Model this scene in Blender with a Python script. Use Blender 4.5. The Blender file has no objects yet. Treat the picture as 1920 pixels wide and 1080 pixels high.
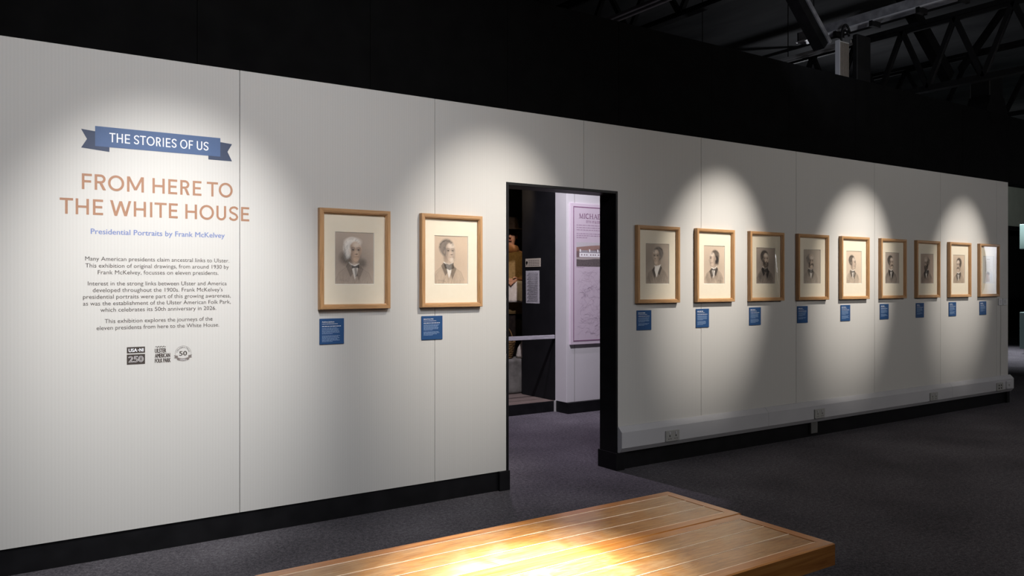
import bpy, bmesh, math, os
import numpy as np
from mathutils import Vector, Matrix

# ------------------------------------------------------------------ camera, world, lights, exposure
# Metres. The picture wall is the plane y = 0 and runs along +x; the viewer stands at y = -4.5.
SC = bpy.context.scene
COL = SC.collection
R = math.radians

cam_d = bpy.data.cameras.new('camera')
cam_d.sensor_width = 36.0
cam_d.lens = 1500.0 / 1920.0 * 36.0
cam_d.shift_y = -10.0 / 1920.0
cam_d.clip_end = 200
cam = bpy.data.objects.new('camera', cam_d)
cam.location = (0.0, -4.50, 1.40)
cam.rotation_euler = (R(90), 0, -math.atan2(0.5602, 0.8284))
COL.objects.link(cam)
SC.camera = cam

SC.view_settings.view_transform = 'Standard'
SC.view_settings.look = 'None'
SC.view_settings.gamma = 1.0
SC.view_settings.use_curve_mapping = False
SC.view_settings.exposure = 0.0

w = bpy.data.worlds.new('world'); SC.world = w
w.use_nodes = True
w.node_tree.nodes['Background'].inputs[0].default_value = (0.62, 0.60, 0.70, 1)
w.node_tree.nodes['Background'].inputs[1].default_value = 0.0

def aim(o, target):
    d = Vector(target) - o.location
    o.rotation_euler = d.to_track_quat('-Z', 'Y').to_euler()

def spot(name, loc, target, power, deg, col, blend=1.0, rad=0.04):
    l = bpy.data.lights.new(name, 'SPOT')
    l.energy = power; l.color = col; l.spot_size = R(deg); l.spot_blend = blend; l.shadow_soft_size = rad
    o = bpy.data.objects.new(name, l); COL.objects.link(o)
    o.location = loc; aim(o, target)
    return o

def area(name, loc, target, power, sx, sy, col):
    l = bpy.data.lights.new(name, 'AREA')
    l.shape = 'RECTANGLE'; l.size = sx; l.size_y = sy; l.energy = power; l.color = col
    o = bpy.data.objects.new(name, l); COL.objects.link(o)
    o.location = loc; aim(o, target)
    return o

WARM = (1.0, 0.93, 0.84)
spot('spot_intro', (0.92, -2.2, 3.75), (0.84, 0, 1.26), 600, 36, (1.0, 0.98, 0.95))
spot('spot_doorway_picture', (3.20, -2.1, 3.75), (2.84, 0, 1.46), 490, 33, WARM, rad=0.025)
spot('spot_left_profile', (5.50, -2.1, 3.75), (5.06, 0, 1.50), 640, 28, WARM, rad=0.025)
spot('spot_right_profile', (7.45, -2.1, 3.75), (7.00, 0, 1.50), 640, 28, WARM, rad=0.025)
spot('spot_end', (9.35, -2.1, 3.75), (8.98, 0, 1.50), 480, 28, WARM, rad=0.025)
spot('spot_bench', (1.30, -2.1, 3.6), (1.50, -2.36, 0.45), 1900, 22, (1.0, 0.93, 0.80))
spot('spot_bench_core', (1.45, -2.0, 3.6), (1.55, -2.38, 0.45), 5600, 12.5, (1.0, 0.98, 0.95))
spot('spot_bench_wide', (1.6, -2.6, 3.8), (1.6, -2.3, 0.45), 200, 46, (1.0, 0.88, 0.70))
spot('gallery_fill', (0.7, -4.6, 4.6), (1.1, 0, 1.25), 640, 72, (0.96, 0.97, 1.0), rad=0.6)
area('gallery_fill_far', (7.0, -6.0, 3.4), (7.0, 0.0, 2.0), 82, 4.0, 1.0, (1.0, 0.96, 0.92))
spot('spot_story_board', (4.05, 0.75, 3.7), (5.45, 2.25, 1.45), 430, 66, (0.95, 0.89, 1.0))
spot('spot_back_floor', (3.9, 1.5, 4.2), (4.2, 1.3, 0.0), 330, 70, (0.94, 0.80, 1.0))
spot('spot_costume', (4.95, 2.70, 2.75), (5.62, 3.80, 1.40), 28, 56, (1.0, 0.74, 0.44))
spot('spot_far_hall', (14.5, 1.0, 3.4), (23.5, 6.0, 3.0), 1600, 50, (0.90, 0.95, 0.95))
spot('spot_far_floor', (17.0, 3.6, 4.3), (16.6, 3.0, 0.0), 1300, 75, (0.92, 0.95, 1.0))
spot('spot_reflector', (11.6, -2.2, 3.8), (13.0, -1.4, 1.75), 1500, 32, (0.95, 0.97, 1.0))  # added lamp, lights the unseen reflector board for the glazing
spot('spot_roof_void', (12.5, 4.6, 3.0), (11.5, 1.5, 5.4), 110, 150, (0.92, 0.94, 1.0))
spot('spot_roof_front', (5.6, -1.0, 3.4), (8.0, 0.9, 4.3), 40, 90, (0.85, 0.9, 1.0))

# ------------------------------------------------------------------ material helpers
def mat(name, col, rough=0.6, spec=0.5, metal=0.0):
    m = bpy.data.materials.new(name); m.use_nodes = True
    b = m.node_tree.nodes['Principled BSDF']
    b.inputs['Base Color'].default_value = (*col, 1)
    b.inputs['Roughness'].default_value = rough
    b.inputs['Specular IOR Level'].default_value = spec
    b.inputs['Metallic'].default_value = metal
    return m

def N(m, t, **kw):
    n = m.node_tree.nodes.new(t)
    for k, v in kw.items():
        setattr(n, k, v)
    return n

def L(m, a, b):
    m.node_tree.links.new(a, b)

def coords(m, scale=(1, 1, 1), space='Object', rot=(0, 0, 0)):
    tc = N(m, 'ShaderNodeTexCoord'); mp = N(m, 'ShaderNodeMapping')
    mp.inputs['Scale'].default_value = scale
    mp.inputs['Rotation'].default_value = rot
    L(m, tc.outputs[space], mp.inputs['Vector'])
    return mp.outputs['Vector']

def ramp(m, fac, stops):
    r = N(m, 'ShaderNodeValToRGB')
    e = r.color_ramp.elements
    e[0].position, e[0].color = stops[0][0], (*stops[0][1], 1)
    e[1].position, e[1].color = stops[-1][0], (*stops[-1][1], 1)
    for p, c in stops[1:-1]:
        x = e.new(p); x.color = (*c, 1)
    L(m, fac, r.inputs['Fac'])
    return r.outputs['Color']

def noise(m, vec, scale=5, detail=4, rough=0.5, dist=0.0):
    n = N(m, 'ShaderNodeTexNoise')
    n.inputs['Scale'].default_value = scale; n.inputs['Detail'].default_value = detail
    n.inputs['Roughness'].default_value = rough; n.inputs['Distortion'].default_value = dist
    L(m, vec, n.inputs['Vector'])
    return n.outputs['Fac']

def bump(m, h, strength=0.2, dist=0.002):
    b = N(m, 'ShaderNodeBump')
    b.inputs['Strength'].default_value = strength; b.inputs['Distance'].default_value = dist
    L(m, h, b.inputs['Height'])
    L(m, b.outputs['Normal'], m.node_tree.nodes['Principled BSDF'].inputs['Normal'])

def base(m, c):
    L(m, c, m.node_tree.nodes['Principled BSDF'].inputs['Base Color'])

def noisy(name, c0, c1, scale=8, rough=0.7, spec=0.3, stretch=(1, 1, 1), bmp=0.0, bdist=0.002, detail=4, metal=0.0):
    m = mat(name, c0, rough, spec, metal)
    f = noise(m, coords(m, stretch), scale, detail)
    base(m, ramp(m, f, [(0.3, c0), (0.7, c1)]))
    if bmp:
        bump(m, f, bmp, bdist)
    return m

def wood(name, c0, c1, c2, grain='x', rough=0.35, spec=0.5, fine=1.0, coat=0.0, rot=(0, 0, 0)):
    m = mat(name, c1, rough, spec)
    st = {'x': (1.5, 28, 28), 'y': (28, 1.5, 28), 'z': (28, 28, 1.5)}[grain]
    st = tuple(s * fine for s in st)
    v = coords(m, st, rot=rot)
    f = noise(m, v, 2.2, 6, 0.62, 0.6)
    base(m, ramp(m, f, [(0.28, c0), (0.5, c1), (0.74, c2)]))
    b = m.node_tree.nodes['Principled BSDF']
    b.inputs['Coat Weight'].default_value = coat
    b.inputs['Coat Roughness'].default_value = 0.2
    bump(m, f, 0.08, 0.001)
    return m

def ribbed_fabric(name):
    m = mat(name, (0.66, 0.64, 0.61), 0.9, 0.1)
    tc = N(m, 'ShaderNodeTexCoord')
    def wave(scale):
        wv = N(m, 'ShaderNodeTexWave', wave_type='BANDS', bands_direction='X', wave_profile='SIN')
        wv.inputs['Scale'].default_value = scale; wv.inputs['Distortion'].default_value = 0.0
        L(m, tc.outputs['Object'], wv.inputs['Vector']); return wv.outputs['Fac']
    a = wave(0.3142 / 0.0155)        # 15.5 mm rib
    c = wave(0.3142 / 0.036)
    sp = coords(m, (1, 1, 1))
    sl = noise(m, coords(m, (60, 1, 2)), 6, 3)
    mul = N(m, 'ShaderNodeMath', operation='MULTIPLY_ADD')
    L(m, a, mul.inputs[0]); mul.inputs[1].default_value = 0.55
    m2 = N(m, 'ShaderNodeMath', operation='MULTIPLY'); L(m, c, m2.inputs[0]); m2.inputs[1].default_value = 0.12
    L(m, m2.outputs[0], mul.inputs[2])
    ad = N(m, 'ShaderNodeMath', operation='MULTIPLY_ADD'); L(m, sl, ad.inputs[0]); ad.inputs[1].default_value = 0.3
    L(m, mul.outputs[0], ad.inputs[2])
    base(m, ramp(m, ad.outputs[0], [(0.1, (0.565, 0.556, 0.538)), (0.95, (0.592, 0.583, 0.566))]))
    bump(m, a, 0.03, 0.001)
    return m

# ------------------------------------------------------------------ mesh helpers
class MB:
    def __init__(s):
        s.bm = bmesh.new(); s.mi = 0
    def _tag(s, faces):
        for f in faces: f.material_index = s.mi
    def box(s, x0, x1, y0, y1, z0, z1, bev=0.0, seg=2, M=None):
        r = bmesh.ops.create_cube(s.bm, size=1.0)
        vs = r['verts']
        T = Matrix.Translation(((x0+x1)/2, (y0+y1)/2, (z0+z1)/2)) @ Matrix.Diagonal((abs(x1-x0), abs(y1-y0), abs(z1-z0), 1))
        bmesh.ops.transform(s.bm, matrix=T, verts=vs)
        fs = set(f for v in vs for f in v.link_faces)
        if bev:
            es = list(set(e for v in vs for e in v.link_edges))
            rb = bmesh.ops.bevel(s.bm, geom=es, offset=bev, segments=seg, profile=0.5, affect='EDGES')
            fs = set(rb['faces']); vs = list(set(v for f in rb['faces'] for v in f.verts))
            fs = set(f for v in vs for f in v.link_faces); vs = list(set(v for f in fs for v in f.verts))
        if M is not None:
            bmesh.ops.transform(s.bm, matrix=M, verts=vs)
        s._tag(fs)
        return s
    def bar(s, a, b, w, h=None, bev=0.0):
        a, b = Vector(a), Vector(b); d = b - a
        h = h or w
        M = Matrix.Translation((a+b)/2) @ d.to_track_quat('Z', 'Y').to_matrix().to_4x4()
        s.box(-w/2, w/2, -h/2, h/2, -d.length/2, d.length/2, bev, 1, M)
        return s
    def tube(s, pts, r, n=10, cap=True):
        pts = [Vector(p) for p in pts]
        rs = r if isinstance(r, (list, tuple)) else [r]*len(pts)
        rings = []
        up = None
        for i, p in enumerate(pts):
            t = (pts[min(i+1, len(pts)-1)] - pts[max(i-1, 0)]).normalized()
            if up is None:
                up = t.orthogonal().normalized()
            up = (up - t*up.dot(t)).normalized()
            q = t.cross(up)
            rings.append([s.bm.verts.new(p + (up*math.cos(2*math.pi*k/n) + q*math.sin(2*math.pi*k/n))*rs[i]) for k in range(n)])
        s.loft(rings, cap=cap, made=True)
        return s
    def loft(s, rings, cap=True, made=False, closed=True):
        if not made:
            rings = [[s.bm.verts.new(p) for p in r] for r in rings]
        fs = []
        n = len(rings[0])
        for a, b in zip(rings, rings[1:]):
            for k in range(n if closed else n-1):
                fs.append(s.bm.faces.new((a[k], a[(k+1) % n], b[(k+1) % n], b[k])))
        if cap:
            fs.append(s.bm.faces.new(rings[0][::-1])); fs.append(s.bm.faces.new(rings[-1]))
        s._tag(fs)
        return s
    def prism(s, pts, y0, y1):
        """polygon in x,z extruded from y0 to y1"""
        a = [s.bm.verts.new((p[0], y0, p[1])) for p in pts]
        b = [s.bm.verts.new((p[0], y1, p[1])) for p in pts]
        fs = [s.bm.faces.new(a), s.bm.faces.new(b[::-1])]
        n = len(pts)
        for k in range(n):
            fs.append(s.bm.faces.new((a[k], b[k], b[(k+1) % n], a[(k+1) % n])))
        s._tag(fs)
        return s
    def prof_x(s, prof, x0, x1):
        """profile in (y,z) swept along x"""
        s.loft([[(x0, p[0], p[1]) for p in prof], [(x1, p[0], p[1]) for p in prof]])
        return s
    def ball(s, c, r, sc=(1, 1, 1), u=16, v=10, M=None):
        rr = bmesh.ops.create_uvsphere(s.bm, u_segments=u, v_segments=v, radius=r)
        T = Matrix.Translation(c) @ (M or Matrix.Identity(4)) @ Matrix.Diagonal((*sc, 1))
        bmesh.ops.transform(s.bm, matrix=T, verts=rr['verts'])
        s._tag(set(f for q in rr['verts'] for f in q.link_faces))
        return s
    def cyl(s, c, r, h, n=24, r2=None, axis='z'):
        rr = bmesh.ops.create_cone(s.bm, cap_ends=True, segments=n, radius1=r, radius2=r if r2 is None else r2, depth=h)
        Q = {'z': Matrix.Identity(4), 'y': Matrix.Rotation(R(90), 4, 'X'), 'x': Matrix.Rotation(R(90), 4, 'Y')}[axis]
        bmesh.ops.transform(s.bm, matrix=Matrix.Translation(c) @ Q, verts=rr['verts'])
        s._tag(set(f for q in rr['verts'] for f in q.link_faces))
        return s
    def mesh(s, name, mats, smooth=False):
        bmesh.ops.recalc_face_normals(s.bm, faces=s.bm.faces[:])
        me = bpy.data.meshes.new(name)
        s.bm.to_mesh(me); s.bm.free()
        for m in (mats if isinstance(mats, (list, tuple)) else [mats]):
            me.materials.append(m)
        if smooth:
            for p in me.polygons: p.use_smooth = True
        return me
    def build(s, name, mats, parent=None, smooth=False):
        return put(name, s.mesh(name, mats, smooth), parent)

def put(name, me, parent=None, loc=None):
    o = bpy.data.objects.new(name, me)
    COL.objects.link(o)
    if parent is not None: o.parent = parent
    if loc is not None: o.location = loc
    return o

def tag(o, label=None, cat=None, group=None, kind=None):
    if label: o['label'] = label
    if cat: o['category'] = cat
    if group: o['group'] = group
    if kind: o['kind'] = kind
    return o

def thing(name, label, cat, loc=(0, 0, 0), rz=0.0, group=None):
    o = bpy.data.objects.new(name, None); COL.objects.link(o)
    o.location = loc; o.rotation_euler = (0, 0, rz); o.empty_display_size = 0.05
    return tag(o, label, cat, group)

def struct(o):
    o['kind'] = 'structure'; return o

# ------------------------------------------------------------------ materials
M_fabric = ribbed_fabric('ribbed_wall_fabric')
M_core = noisy('board_edge', (0.20, 0.19, 0.18), (0.26, 0.25, 0.24), 20)
M_black = noisy('black_paint', (0.0026, 0.0026, 0.0028), (0.0042, 0.0042, 0.0044), 6, 0.85, 0.04, bmp=0.05)
M_blackgloss = noisy('black_satin_skirting', (0.0045, 0.0045, 0.0055), (0.009, 0.009, 0.0105), 9, 0.45, 0.25, bmp=0.05)
M_void = mat('black_void', (0.003, 0.003, 0.003), 0.9, 0.05)
M_roof = noisy('dark_roof_deck', (0.030, 0.031, 0.033), (0.07, 0.07, 0.072), 1.6, 0.9, 0.1, stretch=(1, 0.25, 1), detail=6)
M_truss = noisy('black_steel', (0.004, 0.004, 0.0045), (0.008, 0.008, 0.009), 10, 0.6, 0.2)
M_galv = noisy('galvanised_steel', (0.20, 0.20, 0.22), (0.36, 0.36, 0.39), 14, 0.45, 0.5, metal=0.3)
M_pvc = noisy('white_plastic', (0.47, 0.47, 0.50), (0.52, 0.52, 0.545), 3, 0.4, 0.4)
M_pvc2 = noisy('grey_white_plastic', (0.33, 0.33, 0.32), (0.37, 0.37, 0.36), 12, 0.45, 0.4)
M_dark = mat('dark_hole', (0.01, 0.01, 0.01), 0.8, 0.1)
M_blue = noisy('blue_label_board', (0.020, 0.070, 0.195), (0.024, 0.080, 0.215), 4, 0.55, 0.25)
M_white = noisy('white_print', (0.74, 0.76, 0.80), (0.8, 0.82, 0.86), 30, 0.6, 0.2)
M_paleprint = mat('pale_blue_print', (0.30, 0.42, 0.62), 0.6, 0.2)
M_copper = noisy('copper_vinyl', (0.34, 0.185, 0.118), (0.37, 0.205, 0.132), 30, 0.5, 0.3)
M_ribA = noisy('blue_vinyl', (0.070, 0.116, 0.235), (0.076, 0.124, 0.25), 20, 0.5, 0.3)
M_ribB = noisy('navy_vinyl', (0.044, 0.060, 0.108), (0.05, 0.066, 0.116), 20, 0.5, 0.3)
M_sub = mat('periwinkle_vinyl', (0.165, 0.220, 0.44), 0.5, 0.3)
M_ink = mat('brown_black_vinyl', (0.055, 0.045, 0.040), 0.5, 0.3)
M_ink2 = mat('grey_brown_vinyl', (0.19, 0.165, 0.155), 0.5, 0.3)
OAK = ((0.33, 0.175, 0.07), (0.49, 0.275, 0.125), (0.58, 0.355, 0.18))
M_oak_z = wood('oak_upright', *OAK, grain='z', rough=0.42, fine=2.0)
M_oak_x = wood('oak_crosswise', *OAK, grain='x', rough=0.42, fine=2.0)
M_matb = noisy('cream_mat_board', (0.89, 0.805, 0.65), (0.91, 0.83, 0.68), 40, 0.9, 0.1)
M_matcore = mat('mat_bevel', (0.85, 0.82, 0.74), 0.9, 0.1)
M_lilac = noisy('lilac_board', (0.62, 0.53, 0.61), (0.65, 0.56, 0.64), 5, 0.6, 0.3)
M_lilac2 = noisy('pale_lilac_board', (0.66, 0.57, 0.65), (0.69, 0.60, 0.68), 5, 0.6, 0.3)
M_plum = mat('plum_print', (0.25, 0.13, 0.22), 0.6, 0.2)
M_plum2 = mat('mauve_print', (0.44, 0.33, 0.43), 0.6, 0.2)
M_pier = noisy('white_pier_paint', (0.62, 0.61, 0.62), (0.66, 0.65, 0.66), 3, 0.7, 0.2)
M_plank = noisy('platform_boards', (0.10, 0.075, 0.065), (0.19, 0.15, 0.13), 6, 0.7, 0.3, stretch=(1, 12, 1), detail=6, bmp=0.2)
M_rail = noisy('brushed_rail', (0.30, 0.29, 0.32), (0.46, 0.45, 0.48), 10, 0.5, 0.4, stretch=(1, 10, 10))

def carpet():
    m = mat('dark_carpet', (0.03, 0.028, 0.033), 0.95, 0.1)
    v = coords(m)
    a = noise(m, v, 110, 3, 0.75); b = noise(m, v, 1.3, 3); c = noise(m, v, 42, 3, 0.65)
    ma = N(m, 'ShaderNodeMath', operation='MULTIPLY_ADD'); L(m, a, ma.inputs[0]); ma.inputs[1].default_value = 0.75
    mz = N(m, 'ShaderNodeMath', operation='MULTIPLY_ADD'); L(m, b, mz.inputs[0]); mz.inputs[1].default_value = 0.35; mz.inputs[2].default_value = 0.2
    L(m, mz.outputs[0], ma.inputs[2])
    mb = N(m, 'ShaderNodeMath', operation='MULTIPLY_ADD'); L(m, c, mb.inputs[0]); mb.inputs[1].default_value = 0.5
    L(m, ma.outputs[0], mb.inputs[2])
    hf = N(m, 'ShaderNodeMath', operation='MULTIPLY'); L(m, mb.outputs[0], hf.inputs[0]); hf.inputs[1].default_value = 0.5
    base(m, ramp(m, hf.outputs[0], [(0.41, (0.040, 0.037, 0.044)), (0.5, (0.092, 0.086, 0.098)), (0.60, (0.185, 0.174, 0.195))]))
    bump(m, a, 0.8, 0.006)
    return m
M_carpet = carpet()

def glass_mat(name, tint=1.0, refl=0.9, f0=0.045):
    m = bpy.data.materials.new(name); m.use_nodes = True
    nt = m.node_tree; nt.nodes.clear()
    out = N(m, 'ShaderNodeOutputMaterial'); mix = N(m, 'ShaderNodeMixShader')
    tr = N(m, 'ShaderNodeBsdfTransparent'); gl = N(m, 'ShaderNodeBsdfGlossy'); lw = N(m, 'ShaderNodeLayerWeight'); pw = N(m, 'ShaderNodeMath', operation='POWER'); fr = N(m, 'ShaderNodeMath', operation='MULTIPLY_ADD')
    tr.inputs['Color'].default_value = (tint, tint, tint, 1)
    gl.inputs['Roughness'].default_value = 0.03; gl.inputs['Color'].default_value = (refl, refl, refl, 1)
    lw.inputs['Blend'].default_value = 0.5; L(m, lw.outputs['Facing'], pw.inputs[0]); pw.inputs[1].default_value = 4.5
    L(m, pw.outputs[0], fr.inputs[0]); fr.inputs[1].default_value = 0.92; fr.inputs[2].default_value = f0
    L(m, fr.outputs[0], mix.inputs[0]); L(m, tr.outputs[0], mix.inputs[1]); L(m, gl.outputs[0], mix.inputs[2])
    L(m, mix.outputs[0], out.inputs['Surface'])
    return m
M_glass = glass_mat('picture_glazing', 0.98, 0.8)
M_acrylic = glass_mat('bowed_acrylic', 0.98, 1.0, 0.22)

def paint_mat(name):
    m = mat(name, (0.5, 0.42, 0.35), 0.95, 0.05)
    a = N(m, 'ShaderNodeAttribute', attribute_name='ink')
    base(m, a.outputs['Color'])
    return m
M_drawn = paint_mat('pencil_on_toned_paper')

# ------------------------------------------------------------------ lettering
def glyphs(s):
    """unit lettering as (verts, faces) with cap height 1, baseline at 0, starting at 0"""
    def raw(t):
        c = bpy.data.curves.new('lettering', 'FONT')
        c.body = t; c.size = 1.0; c.resolution_u = 3
        c.fill_mode = 'FRONT'
        o = bpy.data.objects.new('lettering', c); COL.objects.link(o)
        dg = bpy.context.evaluated_depsgraph_get()
        me = bpy.data.meshes.new_from_object(o.evaluated_get(dg))
        v = [tuple(p.co[:2]) for p in me.vertices]; f = [tuple(p.vertices) for p in me.polygons]
        COL.objects.unlink(o); bpy.data.objects.remove(o); bpy.data.curves.remove(c); bpy.data.meshes.remove(me)
        return np.array(v), f
    h = raw('H')[0]; cap = h[:, 1].max() - max(h[:, 1].min(), 0)
    v, f = raw(s)
    v = v / cap
    v[:, 0] -= v[:, 0].min()
    return v, f

def letters(mb, s, x0, x1, zb, cap, y, warp=None, bold=0.0):
    """flat lettering filling x0..x1, baseline zb, capital height cap, on the plane y (facing -y)"""
    v, f = glyphs(s)
    sx = (x1 - x0) / v[:, 0].max()
    for k, (dx, dz) in enumerate(((0, 0), (-bold, 0), (bold, 0), (0, bold*0.6), (0, -bold*0.6)) if bold else ((0, 0),)):
        P = [(x0 + a*sx + dx, y - k*1.5e-5, zb + b*cap + dz) for a, b in v]
        if warp: P = [warp(p) for p in P]
        vs = [mb.bm.verts.new(p) for p in P]
        for q in f:
            try:
                fc = mb.bm.faces.new([vs[i] for i in q]); fc.material_index = mb.mi
            except ValueError:
                pass

def flat_mesh(mb, name, mats, parent=None):
    """like build(), but every face is turned to -y"""
    for f in mb.bm.faces:
        f.normal_update()
        if f.normal.y > 0: f.normal_flip()
    me = bpy.data.meshes.new(name); mb.bm.to_mesh(me); mb.bm.free()
    for m in (mats if isinstance(mats, (list, tuple)) else [mats]): me.materials.append(m)
    return put(name, me, parent)

def quad(mb, pts, y):
    f = mb.bm.faces.new([mb.bm.verts.new((p[0], y, p[1])) for p in pts]); f.material_index = mb.mi


def capital(mb, ch, x0, x1, zb, cap, y, tk=0.148):
    """one geometric sans capital filling x0..x1, built from bars and rings of one stroke weight"""
    W, H, t = x1-x0, cap, tk*cap
    cnt = [0]
    def P(pts):
        cnt[0] += 1
        quad(mb, [(x0+p[0], zb+p[1]) for p in pts], y - cnt[0]*1.2e-5)
    def rc(a, c, d, e): P([(a, c), (d, c), (d, e), (a, e)])
    def arc_(cx_, cz_, rx, rz, a0, a1, n=20):
        for k in range(n):
            q0, q1 = R(a0+(a1-a0)*k/n), R(a0+(a1-a0)*(k+1)/n)
            P([(cx_+rx*math.cos(q0), cz_+rz*math.sin(q0)), (cx_+rx*math.cos(q1), cz_+rz*math.sin(q1)),
               (cx_+(rx-t)*math.cos(q1), cz_+(rz-t)*math.sin(q1)), (cx_+(rx-t)*math.cos(q0), cz_+(rz-t)*math.sin(q0))])
    def dg(xa, za, xb, zb_, wd): P([(xa, za), (xa+wd, za), (xb+wd, zb_), (xb, zb_)])
    if ch in 'FEH': rc(0, 0, t, H)
    if ch in 'FE':
        rc(t, H-t, W, H); rc(t, 0.435*H, W*0.92, 0.435*H+t)
        if ch == 'E': rc(t, 0, W, t)
    elif ch == 'H': rc(W-t, 0, W, H); rc(t, 0.42*H, W-t, 0.42*H+t)
    elif ch == 'T': rc(0, H-t, W, H); rc(W/2-t/2, 0, W/2+t/2, H-t)
    elif ch == 'I': rc(0, 0, W, H)
    elif ch == 'O': arc_(W/2, H/2, W/2, H/2*1.02, 0, 360, 44)
    elif ch == 'R':
        r = 0.29*H; cxr = W*0.96-r
        rc(0, 0, t, H); rc(t, H-t, cxr, H); rc(t, H-2*r, cxr, H-2*r+t); arc_(cxr, H-r, r, r, 90, -90)
        dg(W-t*1.2, 0, W*0.42, H-2*r, t*1.2)
    elif ch == 'M':
        rc(0, 0, t, H); rc(W-t, 0, W, H)
        dg(W/2-t*0.55, 0.12*H, t*0.05, H, t*1.1); dg(W/2-t*0.55, 0.12*H, W-t*1.15, H, t*1.1)
    elif ch == 'W':
        w_ = t*1.08
        dg(W*0.27-w_/2, 0, 0, H, w_); dg(W*0.27-w_/2, 0, W/2-w_/2, H*0.96, w_); dg(W*0.73-w_/2, 0, W/2-w_/2, H*0.96, w_); dg(W*0.73-w_/2, 0, W-w_, H, w_)
    elif ch == 'U':
        r = W/2
        rc(0, r, t, H); rc(W-t, r, W, H); arc_(r, r, r, r*1.02, 180, 360)
    elif ch == 'S':
        c = [(0.93, 0.80), (0.80, 0.90), (0.62, 0.94), (0.42, 0.93), (0.22, 0.86), (0.13, 0.74), (0.19, 0.62), (0.36, 0.55), (0.58, 0.49), (0.78, 0.41), (0.88, 0.28), (0.82, 0.15), (0.65, 0.075), (0.45, 0.06), (0.24, 0.11), (0.08, 0.23)]
        q = [Vector((p[0]*W, p[1]*H)) for p in c]
        L_, R_ = [], []
        for k, p in enumerate(q):
            d = (q[min(k+1, len(q)-1)] - q[max(k-1, 0)]).normalized(); n = Vector((-d.y, d.x))*t/2
            L_.append(p+n); R_.append(p-n)
        for k in range(len(q)-1): P([tuple(L_[k]), tuple(L_[k+1]), tuple(R_[k+1]), tuple(R_[k])])

rng = np.random.RandomState(7)
def text_rows(mb, x0, x1, z, h, y, fill=1.0):
    """a row of unreadably small words as short bars"""
    x = x0; end = x0 + (x1-x0)*fill
    while x < end - 0.002:
        wd = min(h*(1.2 + 4.0*rng.rand()), end - x)
        quad(mb, [(x, z), (x+wd, z), (x+wd, z+h), (x, z+h)], y)
        x += wd + h*0.8

# ------------------------------------------------------------------ the setting
b = MB(); b.box(-8, 32, -9, 14, -0.10, 0.0); struct(b.build('floor', M_carpet))
b = MB(); b.box(-8, 32, -9, 14, 5.45, 5.55); struct(b.build('ceiling', M_roof))

WT, WB = 2.572, 0.132                      # top and foot of the white boards
DX0, DX1, DZ = 2.995, 3.994, 2.081         # doorway
XE = 10.045                                # free end of the wall
b = MB()
seams = [-2.43, -1.21, 0.009, 1.229, 2.449, 3.669, 4.889, 6.109, 7.329, 8.549, 9.769, XE]
G = 0.0016
for x0, x1 in zip(seams, seams[1:]):
    a, c = x0+G, x1-G
    if x1 <= DX0 or x0 >= DX1:
        b.box(a, c, 0.0, 0.018, WB, WT)
    elif x0 < DX0:
        b.box(a, DX0, 0.0, 0.018, WB, WT); b.box(DX0, c, 0.0, 0.018, DZ, WT)
    else:
        b.box(a, DX1, 0.0, 0.018, DZ, WT); b.box(DX1, c, 0.0, 0.018, WB, WT)
b.mi = 1
for x0, x1, z0 in ((-2.43, DX0, 0.0), (DX0, DX1, DZ), (DX1, XE, 0.0)):
    b.box(x0, x1, 0.0182, 0.18, z0, WT)
struct(b.build('wall_back', [M_fabric, M_core]))

b = MB()
xs = [-3.0] + [0.005 + 1.001*k for k in range(-2, 14)] + [16.0]
for x0, x1 in zip(xs, xs[1:]):
    b.box(x0+0.0015, x1-0.0015, 0.004, 0.02, WT+0.001, 3.352)
b.box(-3.0, 16.0, 0.021, 0.19, WT+0.001, 3.352)
struct(b.build('wall_back_upper', M_black))

b = MB()                                    # black lining of the doorway
b.box(DX0, DX0+0.020, -0.004, 0.182, 0.0, DZ, 0.002, 1)
b.box(DX1-0.020, DX1, -0.004, 0.182, 0.0, DZ, 0.002, 1)
b.box(DX0+0.020, DX1-0.020, -0.004, 0.182, DZ-0.020, DZ, 0.002, 1)
struct(b.build('door_1', M_blackgloss))

b = MB()                                    # black skirting with plinth blocks at the openings
b.box(-2.43, DX0-0.05, 0.010, 0.0178, 0.0, 0.130)
b.box(DX0-0.06, DX0+0.024, -0.014, 0.20, 0.0, 0.131, 0.002, 1)
struct(b.build('baseboard_left', M_blackgloss))
b = MB()
b.box(DX1+0.05, XE-0.05, 0.010, 0.0178, 0.0, 0.130)
b.box(DX1-0.024, DX1+0.06, -0.014, 0.20, 0.0, 0.131, 0.002, 1)
b.box(XE-0.05, XE+0.012, -0.014, 0.20, 0.0, 0.131, 0.002, 1)
struct(b.build('baseboard_right', M_blackgloss))

# far end of the hall seen past the free end of the wall
M_olive = noisy('olive_grey_paint', (0.16, 0.17, 0.145), (0.19, 0.20, 0.17), 3, 0.85, 0.15)
b = MB()
b.box(16, 31, 6.0, 6.15, 2.95, 4.6); b.box(26.0, 31, 6.0, 6.15, 0, 2.95)
struct(b.build('wall_far', M_olive))
b = MB()
b.box(16, 26.0, 5.97, 6.16, 2.83, 2.95); b.box(16.0, 26.0, 6.6, 6.7, 0, 2.83)
struct(b.build('door_2', M_void))

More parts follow.
